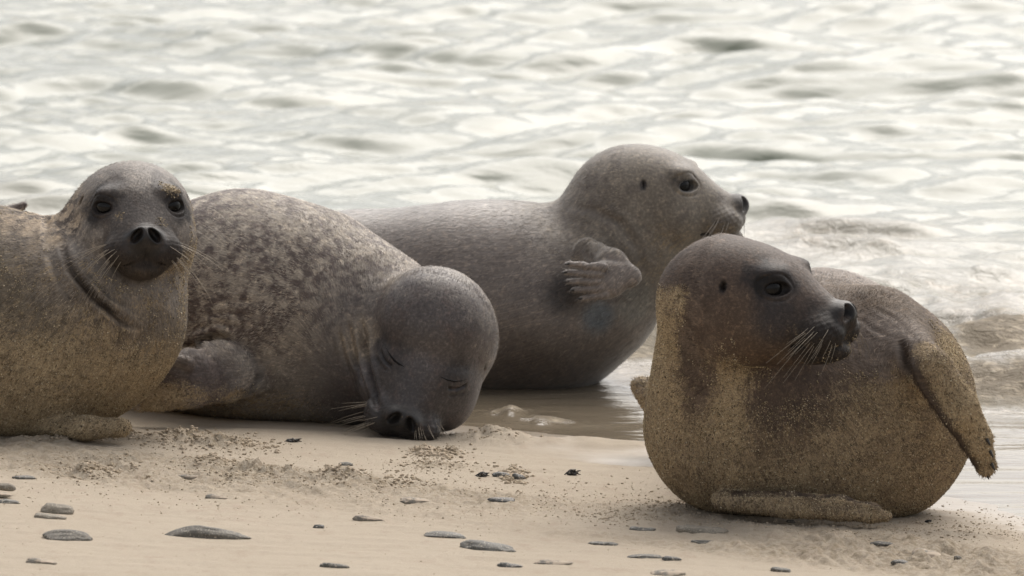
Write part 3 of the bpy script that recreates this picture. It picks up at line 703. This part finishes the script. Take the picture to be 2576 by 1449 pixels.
# ---- sleeping seal, head drooped onto the sand
def seal_S():
    hs = 1.06; hc = P(1079, 893, 1.20)
    pr = chain([(-60, 880, 1.86, 90), (250, 806, 1.56, 205), (610, 778, 1.40, 276), (780, 808, 1.37, 250), (948, 862, 1.31, 192), (1015, 884, 1.27, 155)], .07) + [pr_c(1050, 850, 1.22, 128, 1088, 822, 1.19, 150, .030)]
    pr += chain([(-60, 880, 1.86, 80), (-40, 580, 1.90, 40), (60, 516, 1.90, 9)], .05)
    pr += fchain([(640, 930, 1.225, 62), (560, 935, 1.160, 76), (470, 955, 1.11, 72), (400, 985, 1.10, 50), (352, 1020, 1.095, 18)], (.15, -1, .35), .42, .010)
    for (a, b) in (((470, 915), (405, 895)), ((450, 940), (385, 925)), ((440, 965), (368, 960)), ((430, 995), (356, 995))):
        pr += fchain([(a[0], a[1], 1.092, 20), (b[0], b[1], 1.09, 12)], (0, -1, .3), .9, .008)
    M0 = head_frame(0, -29, 0); vd = np.array([0, cp, -sp]); th = R_(21.5); K = np.array([[0, -vd[2], vd[1]], [vd[2], 0, -vd[0]], [-vd[1], vd[0], 0]])
    M0 = (np.eye(3) + math.sin(th)*K + (1-math.cos(th))*K@K) @ M0
    s = Seal('S', hc, M0, hs, True, pr, [hc + M0[:, 1]*.5, P(900, 850, 1.33), P(610, 768, 1.4), P(0, 860, 1.8)], None)
    s.build(); s.index()
    s.crease([(872, 800), (885, 870), (905, 940), (930, 1000)], .005, .005); s.crease([(905, 800), (915, 850), (925, 920), (942, 985), (952, 1040)], .011, .006)
    s.crease([(850, 830), (868, 900), (885, 960), (905, 1010)], .0025, .004)
    s.crease([(440, 868), (490, 872), (540, 845), (570, 852)], .012, .007); s.crease([(480, 832), (550, 815), (610, 822)], .003, .006); s.crease([(500, 800), (570, 785), (640, 800)], .002, .006); s.crease([(530, 770), (600, 755), (650, 765)], .0015, .006)
    s.crease([(560, 1005), (620, 985), (650, 950), (655, 900)], .006, .008)
    F = face_masks(s); q = F['q']
    # closed lids: a slit across each eye, sagging in the middle
    M = axes_from(EYEN); qa = q.copy(); qa[:, 0] = F['ax']; e = (qa-EYE) @ M
    slit = np.abs(e[:, 1] + .003 - 18*e[:, 0]**2*.6); on = (np.abs(e[:, 0]) < .020) & (F['eye'] < .032)
    g = np.where(on, np.exp(-(slit/.0026)**2), 0)*sstep(.020, .014, np.abs(e[:, 0])); g2 = np.where(F['eye'] < .034, np.exp(-((np.abs(e[:, 1]+.012)-.0)/.003)**2), 0)*sstep(.02, .012, np.abs(e[:, 0]))
    s.V = s.V - s.N*(.0045*g + .0012*g2)[:, None]; s.index()
    V = s.V; n = fbm(V[:, 0]*9, V[:, 1]*9, V[:, 2]*9, oct=3, seed=2)
    c = np.tile((.235, .215, .195), (len(V), 1)).astype(float)
    head = sstep(.24, .13, np.sqrt((q**2).sum(-1)))*sstep(-.11, -.0, q[:, 1]+.3*0)
    c = lerp(c, (.092, .083, .084), head)
    c = lerp(c, (.26, .225, .18), .7*s.spot(905, 850, 60)+.6*s.spot(1000, 690, 60))
    c = lerp(c, (.042, .039, .041), .95*sstep(.050, .024, F['eye'] + .007*F['nz']))
    c = lerp(c, (.060, .055, .056), sstep(1.5, .8, np.sqrt((q[:, 0]/.06)**2+((q[:, 1]-.13)/.07)**2+((q[:, 2]+.02)/.05)**2)+.15*F['nz'])*.85)
    c = lerp(c, (.035, .032, .032), sstep(1.35, .8, F['pads'] + .12*F['nz'])*F['inh']); c = lerp(c, (.024, .022, .022), sstep(1.25, .85, F['nose'])*F['inh'])
    c = lerp(c, (.004, .004, .004), sstep(1.15, .8, F['nst'])); c = lerp(c, (.010, .008, .008), sstep(.006, .002, F['mouth'])); c = lerp(c, (.012, .01, .01), sstep(1.3, .7, F['ear']))
    c = lerp(c, (.012, .010, .010), g); c = lerp(c, (.012, .010, .010), .5*g2)
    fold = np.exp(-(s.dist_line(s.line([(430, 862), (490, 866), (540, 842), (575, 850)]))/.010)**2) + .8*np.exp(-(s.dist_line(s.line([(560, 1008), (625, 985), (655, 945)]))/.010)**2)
    c = lerp(c, (.030, .024, .021), .8*fold)  # shade in the folds above and below the flipper, darkened into the coat colour
    fl = np.maximum(s.spot(520, 955, 90), s.spot(430, 980, 70)); c = lerp(c, (.095, .078, .074), fl)
    pu, pv = s.pu, s.pv
    sand = .02 + .42*sstep(930, 1010, pv + 25*n)*(1-head) + .10*s.spot(520, 420, 10); sand = sand + .22*s.spot(420, 1010, 60) + .12*sstep(.02, -.06, q[:, 2])*head*0
    spots = .95*(1-sstep(820, 960, pv + 30*n))*(1-head) + .25*head*sstep(.06, .0, q[:, 1])
    wet = .25 + .35*head
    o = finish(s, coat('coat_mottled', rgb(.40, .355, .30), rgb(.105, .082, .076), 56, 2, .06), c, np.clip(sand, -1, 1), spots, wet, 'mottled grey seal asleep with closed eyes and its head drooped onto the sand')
    dress(s, o, 110000, .0075, .00032, 30000, 201)
    for pts in ([(972, 876), (980, 894), (992, 910), (1004, 919), (1016, 922)], [(1108, 948), (1124, 958), (1142, 962), (1158, 961), (1174, 954)]):
        q = np.array([s.at(*p_, r=5) for p_ in pts]); q[1:-1] = (q[:-2]+2*q[1:-1]+q[2:])/4; q[1:-1] = (q[:-2]+2*q[1:-1]+q[2:])/4
        tube('eyelid_slit', q, [.0004, .0016, .0020, .0016, .0004], EYEM, o, 8)
    rw = random.Random(4)
    for i in range(14):
        u = 1040+rw.random()*75; v = 1076-(u-1040)*.25+rw.random()*14; a = s.at(u, v); y = a[1]; du = (u-1050)*.45+rw.random()*8; e = P(u+du, 1104+rw.random()*12, y-.035)
        tube('whisker', [a+(e-a)*t+np.array([0, -.012*math.sin(3.1*t), 0]) for t in np.linspace(0, 1, 7)], [.00045*(1-.7*t) for t in np.linspace(0, 1, 7)], WHM, o, 4)
    whiskers(s, o, 20, .060, .15, .1, 8, rad=.00036, fwd=.35); return o

# ---- smooth grey seal at the back, head in profile
def seal_B():
    hs = 1.07; hc = P(1612, 492, 2.0)
    pr = chain([(200, 900, 2.25, 70), (520, 835, 2.16, 155), (900, 772, 2.06, 216), (1150, 764, 2.0, 226), (1310, 768, 2.0, 226), (1382, 790, 1.98, 194)], .08)
    pr += chain([(1370, 752, 2.0, 204), (1495, 692, 2.0, 164), (1590, 590, 2.0, 128)], .05) + chain([(1485, 735, 1.98, 158), (1600, 620, 1.98, 120), (1640, 560, 1.98, 80)], .06)
    pr += fchain([(1478, 632, 1.865, 34), (1540, 664, 1.82, 35), (1588, 694, 1.80, 22)], (-.2, -1, .2), .5, .015) + fchain([(1585, 697, 1.80, 24), (1530, 706, 1.80, 42), (1502, 708, 1.80, 44)], (-.2, -1, .2), .40, .012)
    for (a, b) in (((1520, 672), (1432, 664)), ((1510, 690), (1424, 685)), ((1505, 708), (1430, 708)), ((1510, 726), (1442, 730)), ((1525, 742), (1462, 752))):
        pr += fchain([(a[0], a[1], 1.79, 11), (b[0], b[1], 1.79, 6.5)], (0, -1, .1), .9, .003)
    s = Seal('B', hc, head_frame(84, 1, 0), hs, False, pr, [P(1640, 560, 2.0), P(1500, 700, 2.0), P(1330, 757, 2.0), P(300, 880, 2.2)], -.062).build()
    s.index()
    s.crease([(1435, 520), (1500, 530), (1560, 560), (1600, 620), (1625, 690)], .0045, .007); s.crease([(1480, 610), (1478, 640), (1486, 660)], .004, .006); s.crease([(1500, 605), (1496, 640)], .003, .005)
    F = face_masks(s); q = F['q']; V = s.V; n = fbm(V[:, 0]*9, V[:, 1]*9, V[:, 2]*9, oct=3, seed=3)
    c = np.tile((.190, .165, .148), (len(V), 1)).astype(float)
    head = sstep(.26, .14, np.sqrt((q**2).sum(-1)))
    c = lerp(c, (.185, .162, .132), head)
    pu, pv = s.pu, s.pv
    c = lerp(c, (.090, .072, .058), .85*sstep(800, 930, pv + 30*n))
    c = lerp(c, (.20, .20, .185), .8*s.spot(1600, 760, 60)); c = lerp(c, (.12, .145, .17), 1.0*s.spot(1508, 795, 44))
    c = lerp(c, (.030, .025, .023), .97*np.maximum(s.spot(1420, 738, 52, .6), s.spot(1462, 752, 30))*(s.V[:, 1] > 1.81))
    hand = sstep(1.816, 1.806, s.V[:, 1])*(pu > 1400)*(pu < 1625)*(pv > 640)*(pv < 765); c = lerp(c, (.235, .205, .185), .9*hand)
    c = lerp(c, (.075, .066, .058), .7*sstep(.034, .018, F['eye'] + .007*F['nz']))
    c = lerp(c, (.022, .019, .017), .9*sstep(.0270, .0245, F['eye']))
    c = lerp(c, (.10, .085, .07), .45*sstep(1.35, .8, F['pads'] + .2*F['nz'])*F['inh']); c = lerp(c, (.05, .044, .04), sstep(1.2, .8, F['nose'])*F['inh'])
    c = lerp(c, (.004, .004, .004), sstep(1.15, .8, F['nst'])); c = lerp(c, (.02, .016, .014), sstep(.005, .002, F['mouth'])); c = lerp(c, (.012, .01, .01), sstep(1.3, .7, F['ear']))
    sand = .0 + .16*head*sstep(.06, -.05, q[:, 2]) + .22*sstep(1580, 1640, pu)*(pv > 560)*(pv < 720)*.5
    spots = .35*head*sstep(.02, -.06, q[:, 1]) + .10
    wet = .80 - .55*head
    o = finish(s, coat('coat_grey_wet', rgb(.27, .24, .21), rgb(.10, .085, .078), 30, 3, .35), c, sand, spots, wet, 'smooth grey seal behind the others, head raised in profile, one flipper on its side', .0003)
    dress(s, o, 50000, .0080, .0004, 0, 301)
    for (u, v) in ((1434, 664), (1427, 685), (1433, 708), (1445, 730), (1465, 751)): claws(s, o, [(u, v, -1, .05)], 3.6, 15)
    eye_parts(s, o); whiskers(s, o, 13, .085, .75, 1.2, 13, rad=.0005, mat=WHD); return o

# ---- sand-caked seal at the right, nearest the camera
def seal_R():
    hs = 1.10; hc = P(1858, 750, .12)
    pr = chain([(1852, 750, .15, 122), (1846, 880, .20, 170), (1856, 1065, .25, 205)], .06)
    pr += chain([(1858, 1062, .26, 205), (2000, 1058, .29, 242), (2140, 1034, .34, 277)], .08) + chain([(2150, 1026, .36, 281), (2062, 955, .58, 248), (2030, 975, .90, 190), (1900, 1010, 1.05, 90), (1670, 1012, 1.0, 20), (1606, 968, 1.0, 12)], .08)
    pr += [pr_c(2225, 800, .30, 50, 2300, 900, .185, 56, .06)]
    pr += fchain([(2290, 880, .20, 48), (2345, 935, .130, 54), (2412, 1030, .120, 52), (2455, 1108, .135, 43), (2478, 1172, .15, 26)], (-.55, -1, .2), .66, .006)
    for (a, b) in (((2450, 1070), (2478, 1110)), ((2452, 1100), (2488, 1140)), ((2455, 1130), (2494, 1172)), ((2455, 1150), (2480, 1190))):
        pr += fchain([(a[0]+6, a[1], .142, 14), (b[0]+6, b[1], .15, 8)], (0, -1, .2), .9, .008)
    pr += fchain([(1820, 1258, .13, 30), (1980, 1272, .085, 38), (2110, 1280, .07, 36), (2190, 1291, .07, 29), (2226, 1298, .09, 18)], (0, -.25, 1), .72, .009)
    s = Seal('R', hc, head_frame(66, 1, 0), hs, False, pr, [P(1900, 600, .1), P(1850, 900, .22), P(1950, 1050, .3), P(2150, 1000, .4), P(2050, 950, .9)], None).build()
    s.index()
    s.crease([(1705, 700), (1722, 760), (1730, 860)], .003, .008); s.crease([(2262, 850), (2278, 900), (2298, 955), (2345, 1035), (2398, 1105), (2432, 1150)], .014, .0065)
    s.crease([(1850, 1246), (1900, 1246), (2000, 1248), (2120, 1256), (2200, 1270), (2235, 1284)], .010, .005)
    s.crease([(2150, 790), (2200, 830), (2250, 850)], .0015, .004); s.crease([(2190, 770), (2250, 800), (2300, 850)], .0018, .004)
    s.crease([(1890, 900), (1980, 940), (2040, 920)], .002, .012)
    F = face_masks(s); q = F['q']; V = s.V; n = fbm(V[:, 0]*9, V[:, 1]*9, V[:, 2]*9, oct=3, seed=4)
    pu, pv = s.pu, s.pv
    c = np.tile((.125, .095, .070), (len(V), 1)).astype(float)
    c = lerp(c, (.23, .20, .18), .9*np.maximum(s.spot(2150, 760, 110), np.maximum(s.spot(2220, 860, 90), sstep(.42, .6, V[:, 1]))))
    head = sstep(.25, .14, np.sqrt((q**2).sum(-1)))
    c = lerp(c, (.088, .066, .054), head)
    c = lerp(c, (.10, .068, .045), .6*s.spot(1900, 860, 110)*(1-.3*n)); c = lerp(c, (.085, .058, .042), .6*s.spot(1780, 850, 90)+.4*s.spot(1745, 1000, 70))
    c = lerp(c, (.024, .022, .023), .95*np.maximum(sstep(.050, .030, F['eye'] + .008*F['nz']), .9*s.spot(1925, 680, 36)))
    c = lerp(c, (.010, .009, .009), sstep(.0315, .0270, F['eye']))
    c = lerp(c, (.040, .035, .035), .9*np.maximum(s.spot(1960, 800, 60), s.spot(2040, 790, 45)*.7))
    c = lerp(c, (.024, .021, .020), sstep(1.5, .95, F['pads'] + .12*F['nz'])*F['inh']); c = lerp(c, (.018, .016, .016), sstep(1.25, .85, F['nose'])*F['inh'])
    c = lerp(c, (.004, .004, .004), sstep(1.15, .8, F['nst'])); c = lerp(c, (.008, .007, .007), sstep(.006, .002, F['mouth'])); c = lerp(c, (.010, .008, .008), sstep(1.3, .7, F['ear']))
    sand = .54*sstep(770, 950, pv + 60*n)*sstep(.62, .45, V[:, 1])
    sand = np.maximum(sand, .62*sstep(1755, 1690, pu + 26*n)*sstep(700, 740, pv))
    sand = sand - .40*s.spot(1750, 950, 55, .9) - .38*s.spot(1762, 870, 65, .9) - .2*s.spot(1745, 1040, 40, .9)
    sand = sand*(1-.95*head*sstep(-.01, .05, q[:, 1])) + .13*head*(q[:, 2] < -.02)
    sand = sand - .45*s.spot(2200, 850, 90) + .25*s.spot(2390, 870, 60) + .22*s.spot(2430, 1080, 90)
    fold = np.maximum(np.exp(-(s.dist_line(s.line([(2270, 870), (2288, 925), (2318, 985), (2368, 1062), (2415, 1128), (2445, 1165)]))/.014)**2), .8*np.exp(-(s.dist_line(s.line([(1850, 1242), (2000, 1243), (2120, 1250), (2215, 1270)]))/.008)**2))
    sand = sand - .75*fold; c = lerp(c, (.035, .026, .021), .85*fold)  # sand-free wet fur along both flipper folds, with their occlusion shade painted in
    sand = np.where(F['eye'] < .026, -.5, sand)
    spots = .35*head*sstep(.03, -.04, q[:, 1]); wet = .35*sstep(1.4, .9, F['nose']) + .22*sstep(.4, .6, V[:, 1]) + .15*head
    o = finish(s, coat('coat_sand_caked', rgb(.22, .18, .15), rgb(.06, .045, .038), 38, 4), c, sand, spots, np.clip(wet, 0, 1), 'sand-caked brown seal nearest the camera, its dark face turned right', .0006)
    dress(s, o, 110000, .0080, .00035, 170000, 401)
    claws(s, o, [(2482, 1104, .55, 1), (2490, 1134, .5, 1), (2494, 1166, .5, 1), (2482, 1188, .3, 1)], 4.5, 20)
    eye_parts(s, o); whiskers(s, o, 19, .066, .45, 1.2, 23, rad=.00027); return o
for k, fn in (('L', seal_L), ('S', seal_S), ('B', seal_B), ('R', seal_R)):
    if k in exec_seals:
        import time; t0 = time.time(); fn(); print('seal', k, time.time()-t0)

# ================================================================== PEBBLES, TWIGS AND CRUMBS OF SAND
def ico(sub=2):
    t = (1+5**.5)/2
    V = [(-1, t, 0), (1, t, 0), (-1, -t, 0), (1, -t, 0), (0, -1, t), (0, 1, t), (0, -1, -t), (0, 1, -t), (t, 0, -1), (t, 0, 1), (-t, 0, -1), (-t, 0, 1)]
    F = [(0, 11, 5), (0, 5, 1), (0, 1, 7), (0, 7, 10), (0, 10, 11), (1, 5, 9), (5, 11, 4), (11, 10, 2), (10, 7, 6), (7, 1, 8), (3, 9, 4), (3, 4, 2), (3, 2, 6), (3, 6, 8), (3, 8, 9), (4, 9, 5), (2, 4, 11), (6, 2, 10), (8, 6, 7), (9, 8, 1)]
    V = [unit(v) for v in V]
    for _ in range(sub):
        cache, F2 = {}, []
        def mid(a, b):
            k = (min(a, b), max(a, b))
            if k not in cache: V.append(unit(V[a]+V[b])); cache[k] = len(V)-1
            return cache[k]
        for a, b, c in F:
            ab, bc, ca = mid(a, b), mid(b, c), mid(c, a); F2 += [(a, ab, ca), (b, bc, ab), (c, ca, bc), (ab, bc, ca)]
        F = F2
    return np.array(V), np.array(F)
ICO4, ICOF4 = ico(4); ICO1, ICOF1 = ico(1); ICO0, ICOF0 = ico(0)
def gz_at(x, y): return float(ground_z(np.array([[x]], float), np.array([[y]], float))[0][0, 0])
def stone_mat(name, c1, c2, rough, dust):
    m = NT(name); pos = m.pos()
    c = m.mix(m.ramp(m.noise(pos, 60, 5, .65), .35, .65), rgb(*c1), rgb(*c2))
    c = m.mix(m.ramp(m.noise(pos, 380, 2, .6), .56, .68), c, rgb(.40, .35, .28))
    nrm = m.n('NewGeometry').outputs['Normal']; sp_ = m.n('SeparateXYZ'); m.set(sp_.inputs[0], nrm)
    dn = m.math('MULTIPLY', m.ramp(m.noise(pos, 90, 4, .7), .58-dust*.3, .72-dust*.3), m.ramp(sp_.outputs[2], .2, .8))
    c = m.mix(m.math('MULTIPLY', dn, min(1, dust*1.6)), c, rgb(.47, .38, .29)); m.col(c)
    m.P('Roughness', rough); m.P('Specular IOR Level', .35); m.P('Normal', m.bump(m.noise(pos, 170, 4, .6), .0012, .6)); return m.m
SM = {'grey': stone_mat('stone_grey', (.11, .10, .085), (.16, .148, .125), .72, .15), 'tan': stone_mat('stone_tan', (.19, .168, .132), (.25, .22, .175), .8, .12),
      'dark': stone_mat('stone_dark', (.060, .059, .054), (.105, .102, .094), .55, .15), 'slate': stone_mat('stone_slate', (.098, .093, .080), (.150, .143, .125), .65, .10),
      'sandy': stone_mat('stone_sandy', (.19, .175, .15), (.27, .24, .195), .85, .55), 'black': stone_mat('weed_black', (.018, .017, .016), (.035, .032, .03), .5, 0)}
pebs = [  # u, v(centre), width u, height u, material, bend, label
 (12, 1241, 52, 20, 'tan', 0, 'tan pebble cut by the left edge, upper of the pile of three'),
 (2, 1253, 56, 12, 'sandy', 0, 'thin sandy pebble at the left edge, middle of the pile of three'),
 (22, 1264, 58, 14, 'slate', 0, 'dark grey pebble at the left edge, lowest of the pile of three'),
 (64, 1203, 60, 11, 'slate', .1, 'slim grey pebble in smooth sand above the pile at the left edge'),
 (144, 1279, 94, 30, 'tan', 0, 'plump pale oval pebble lying just above a slim one at the left'),
 (122, 1299, 82, 17, 'tan', .05, 'slim tan pebble touching the underside of the plump oval one'),
 (170, 1343, 128, 32, 'grey', -.1, 'pointed grey pebble with drifted sand on its left end'),
 (528, 1337, 222, 30, 'grey', -.55, 'longest curved grey pebble in the foreground sand'),
 (104, 1411, 78, 12, 'sandy', 0, 'faint sand-covered pebble near the bottom left corner'),
 (1120, 1344, 106, 17, 'slate', -.3, 'slim slate pebble directly above the thick dark one'),
 (1226, 1372, 126, 30, 'slate', 0, 'thick dark oval pebble in the middle foreground'),
 (1045, 1256, 84, 18, 'sandy', 0, 'rounded sand-crusted pebble below the sleeping seal'),
 (1262, 1263, 70, 10, 'dark', .1, 'thin dark pebble just right of the sand-crusted rounded one'),
 (1262, 1198, 46, 14, 'dark', 0, 'dark pebble left of a sand clump, beside a black weed scrap'),
 (1304, 1204, 36, 14, 'dark', 0, 'small dark pebble poking from the right of a sand clump'),
 (803, 1320, 28, 10, 'dark', 0, 'tiny dark pebble alone right of the longest pebble'),
 (543, 1250, 52, 9, 'sandy', 0, 'small flat greyish pebble above the longest pebble'),
 (925, 1304, 78, 9, 'sandy', 0, 'flat speckled pebble between the tiny dark one and the slim slate one'),
 (1518, 1367, 76, 11, 'slate', -.3, 'arched thin grey pebble left of the pale broken slab'),
 (1616, 1327, 72, 11, 'slate', .2, 'ragged thin grey pebble just left of the pale broken slab'),
 (1768, 1325, 130, 30, 'tan', .15, 'pale broad slab-like stone with a broken edge below the right seal'),
 (1625, 1404, 96, 11, 'slate', -.1, 'long thin grey pebble overlapping a short one at its right end'),
 (1690, 1411, 48, 8, 'dark', 0, 'short thin pebble at the right end of a longer one'),
 (1392, 1419, 100, 11, 'sandy', 0, 'long pale pebble nearly buried at the bottom middle'),
 (1680, 1442, 82, 18, 'sandy', 0, 'wide pale pebble cut by the bottom edge'),
 (842, 1427, 74, 8, 'slate', 0, 'thin dark sliver of stone near the bottom, left of the middle'),
 (1285, 1428, 64, 8, 'dark', .1, 'thin dark sliver of stone below the thick dark oval pebble'),
 (1770, 1365, 70, 7, 'slate', 0, 'thin bluish sliver of stone below the pale broken slab'),
 (1965, 1434, 52, 10, 'slate', 0, 'small green-grey oval pebble near the bottom right'),
 (2332, 1385, 84, 22, 'sandy', -.1, 'sand-crusted rounded stone at the lower right'),
 (2265, 1422, 46, 9, 'dark', -.2, 'thin dark pebble below the sand-crusted stone at the right'),
 (2410, 1402, 22, 10, 'grey', 0, 'tiny grey pebble right of the sand-crusted stone'),
 (2506, 1128, 38, 24, 'dark', 0, 'dark rounded stone on wet sand behind the hanging flipper'),
 (870, 1172, 36, 8, 'slate', 0, 'tiny bluish pebble in the loose sand below the sleeping seal'),
 (2220, 1366, 60, 7, 'slate', 0, 'faint thin pebble just left of the sand-crusted stone'),
 (480, 1193, 92, 7, 'sandy', .1, 'long flat sliver of pale stone below the dark mound of sand'),
 (1990, 1312, 24, 6, 'grey', 0, 'tiny grey pebble beside the tip of the folded flipper')]
def pebble(i, u, v, wu, hu, mt, bend, label):
    g = G(u, v + hu*.35); k = SC(g[1]); rw = wu*.5/k; rh = hu*.5/k
    # what is seen of a half-buried lens: its top plus its foreshortened depth
    ry = min(rw*.62, rh*3.2) if wu < 200 else rh*1.9; rz = max(rh - ry*.10, .003)*1.8
    V = ICO4*np.array([rw, ry, rz]); sd = i*13.7
    n = fbm(ICO4[:, 0]*1.1+sd, ICO4[:, 1]*1.1, ICO4[:, 2]*1.1, oct=3, seed=100+i)
    V[:, 0] = rw*np.sign(ICO4[:, 0])*np.abs(ICO4[:, 0])**np.where(ICO4[:, 0] < 0, .55, .80); V = V*(1 + .16*n[:, None])
    V[:, 2] -= bend*rz*(1.1-2.2*(V[:, 0]/rw)**2)*.6 + (.15 if bend < -.3 else 0)*rz
    V[:, 2] *= 1 - (.30 if wu > 200 else .12*((i % 3)-1))*V[:, 0]/rw
    V[:, 2] *= np.where(V[:, 0] < 0, 1+.12*(i % 3), 1)
    V[:, 2] = np.where(V[:, 2] > 0, V[:, 2]*.85, V[:, 2]*.5)
    if 'broken' in label: V[:, 2] = np.minimum(V[:, 2], rz*.45+.002*n)
    a = R_((i*37) % 41 - 20)*(1 if wu < 200 else 0); tilt = -math.atan(AX)
    c, s_ = math.cos(a), math.sin(a); V = np.stack([V[:, 0]*c-V[:, 1]*s_, V[:, 0]*s_+V[:, 1]*c, V[:, 2]], -1); V[:, 2] += V[:, 0]*tilt
    z = gz_at(g[0], g[1]); me = mesh_from('pebble', V, ICOF4)
    o = link('pebble', me, SM[mt], label=label, cat='pebble', group='pebbles half buried in the sand'); o.location = (g[0], g[1], z + rz*.10 + (.010 if 'upper of' in label else .003 if 'middle of the pile' in label else 0)); return o
for i, p in enumerate(pebs): pebble(i, *p)
def scrap(u, v, wu, hu, label, seed, name='seaweed_scrap', cat='seaweed'):
    g = G(u, v+hu*.4); k = SC(g[1]); z = gz_at(g[0], g[1]); rr = random.Random(seed)
    V = ICO4*np.array([wu*.32/k, wu*.22/k, hu*.42/k]); n = fbm(ICO4[:, 0]*2.2+seed, ICO4[:, 1]*2.2, ICO4[:, 2]*2.2, oct=3, seed=seed); V = V*(1+.55*n[:, None]); V[:, 2] += hu*.25/k
    o = link(name, mesh_from(name, V, ICOF4), SM['black'], label=label, cat=cat); o.location = (g[0], g[1], z)
    for t in range(3):
        sg = -1 if t % 2 else 1; pts = [np.array([g[0], g[1], z+hu*.2/k]) + np.array([sg*wu*(.15+.40*q)/k, .004*t, hu*(.12*math.sin(3*q+t)+(.35*q if t == 0 else -.1*q))/k]) for q in np.linspace(0, 1, 6)]
        tube('frond', pts, [.0022*(1-.7*q) for q in np.linspace(0, 1, 6)], SM['black'], o, 6)
scrap(737, 1113, 40, 14, 'small black weed scrap on smooth sand under the sleeping seal', 3)
scrap(1213, 1196, 34, 16, 'black weed scrap at the left end of two dark pebbles', 5)
scrap(1440, 1194, 38, 20, 'black curled weed scrap alone on pale sand between the seals', 7)
scrap(2335, 1310, 16, 10, 'tiny black scrap under the belly of the right seal', 9)

rg = np.random.default_rng(12)
def crumbs(name, n, kind_mat, sampler, label, rmin, rmax):
    VV, FF = [], []; nv = 0
    for i in range(n):
        u, v, sc = sampler()
        g = G(u, v)
        if abs(g[0]) > 1.0: continue
        r = (rmin + (rmax-rmin)*rg.random()**3)*sc
        base, fc = (ICO1, ICOF1) if r > .0017 else (ICO0, ICOF0)
        V = base*r*np.array([1+.5*rg.random(), 1+.5*rg.random(), .7+.4*rg.random()])*(1+.28*rg.standard_normal((len(base), 1)))
        VV.append((V, g[0], g[1], r)); FF.append(fc+nv); nv += len(base)
    z = ground_z(np.array([[q[1] for q in VV]]), np.array([[q[2] for q in VV]]))[0][0]
    V = np.concatenate([q[0]+np.array([q[1], q[2], zz+q[3]*.25]) for q, zz in zip(VV, z)])
    return link(name, mesh_from(name, V, np.concatenate(FF)), kind_mat, label=label, cat='sand', kind='stuff')
CR = NT('sand_crumb'); pos = CR.pos(); CR.col(CR.mix(CR.ramp(CR.noise(pos, 40, 3), .4, .6), rgb(.50, .41, .31), rgb(.43, .35, .255))); CR.P('Roughness', .95); CR.P('Specular IOR Level', .1)
CR.P('Normal', CR.bump(CR.noise(pos, 700, 3, .8), .001, .9)); CR = CR.m
heaps = [(500, 1108, 75, 12, 1.5), (590, 1128, 60, 8, 1.3), (440, 1112, 50, 8, 1.2), (230, 1182, 45, 12, 1.4), (850, 1203, 35, 10, 1.4), (1070, 1146, 22, 7, 1.4), (1120, 1148, 25, 7, 1.3), (255, 1100, 50, 6, 1.3), (150, 1105, 60, 8, 1.1),
         (540, 1168, 40, 7, 1.2), (990, 1215, 60, 9, 1.2), (1090, 1180, 60, 10, 1.0), (1290, 1200, 18, 8, 1.6), (1720, 1275, 60, 8, 1), (2050, 1320, 120, 10, 1), (1600, 1300, 90, 10, .9), (2300, 1340, 120, 12, 1), (660, 1200, 90, 8, 1), (1260, 1100, 50, 9, 1.1)]
def samp():
    r = rg.random()
    if r < .50:
        h = heaps[rg.integers(len(heaps))]; return h[0]+h[2]*rg.normal(), h[1]+h[3]*rg.normal(), h[4]
    u = rg.random()*2700-60
    if r < .93:
        c = 1165 + (u/2576)*165; return u, c + rg.normal()*(42 if u < 1300 else 30), .75
    return u, 1240+rg.random()*210, .45
crumbs('sand_crumbs', 12000, CR, samp, 'loose damp crumbs of sand kicked up in a band below the seals', .0006, .0023)
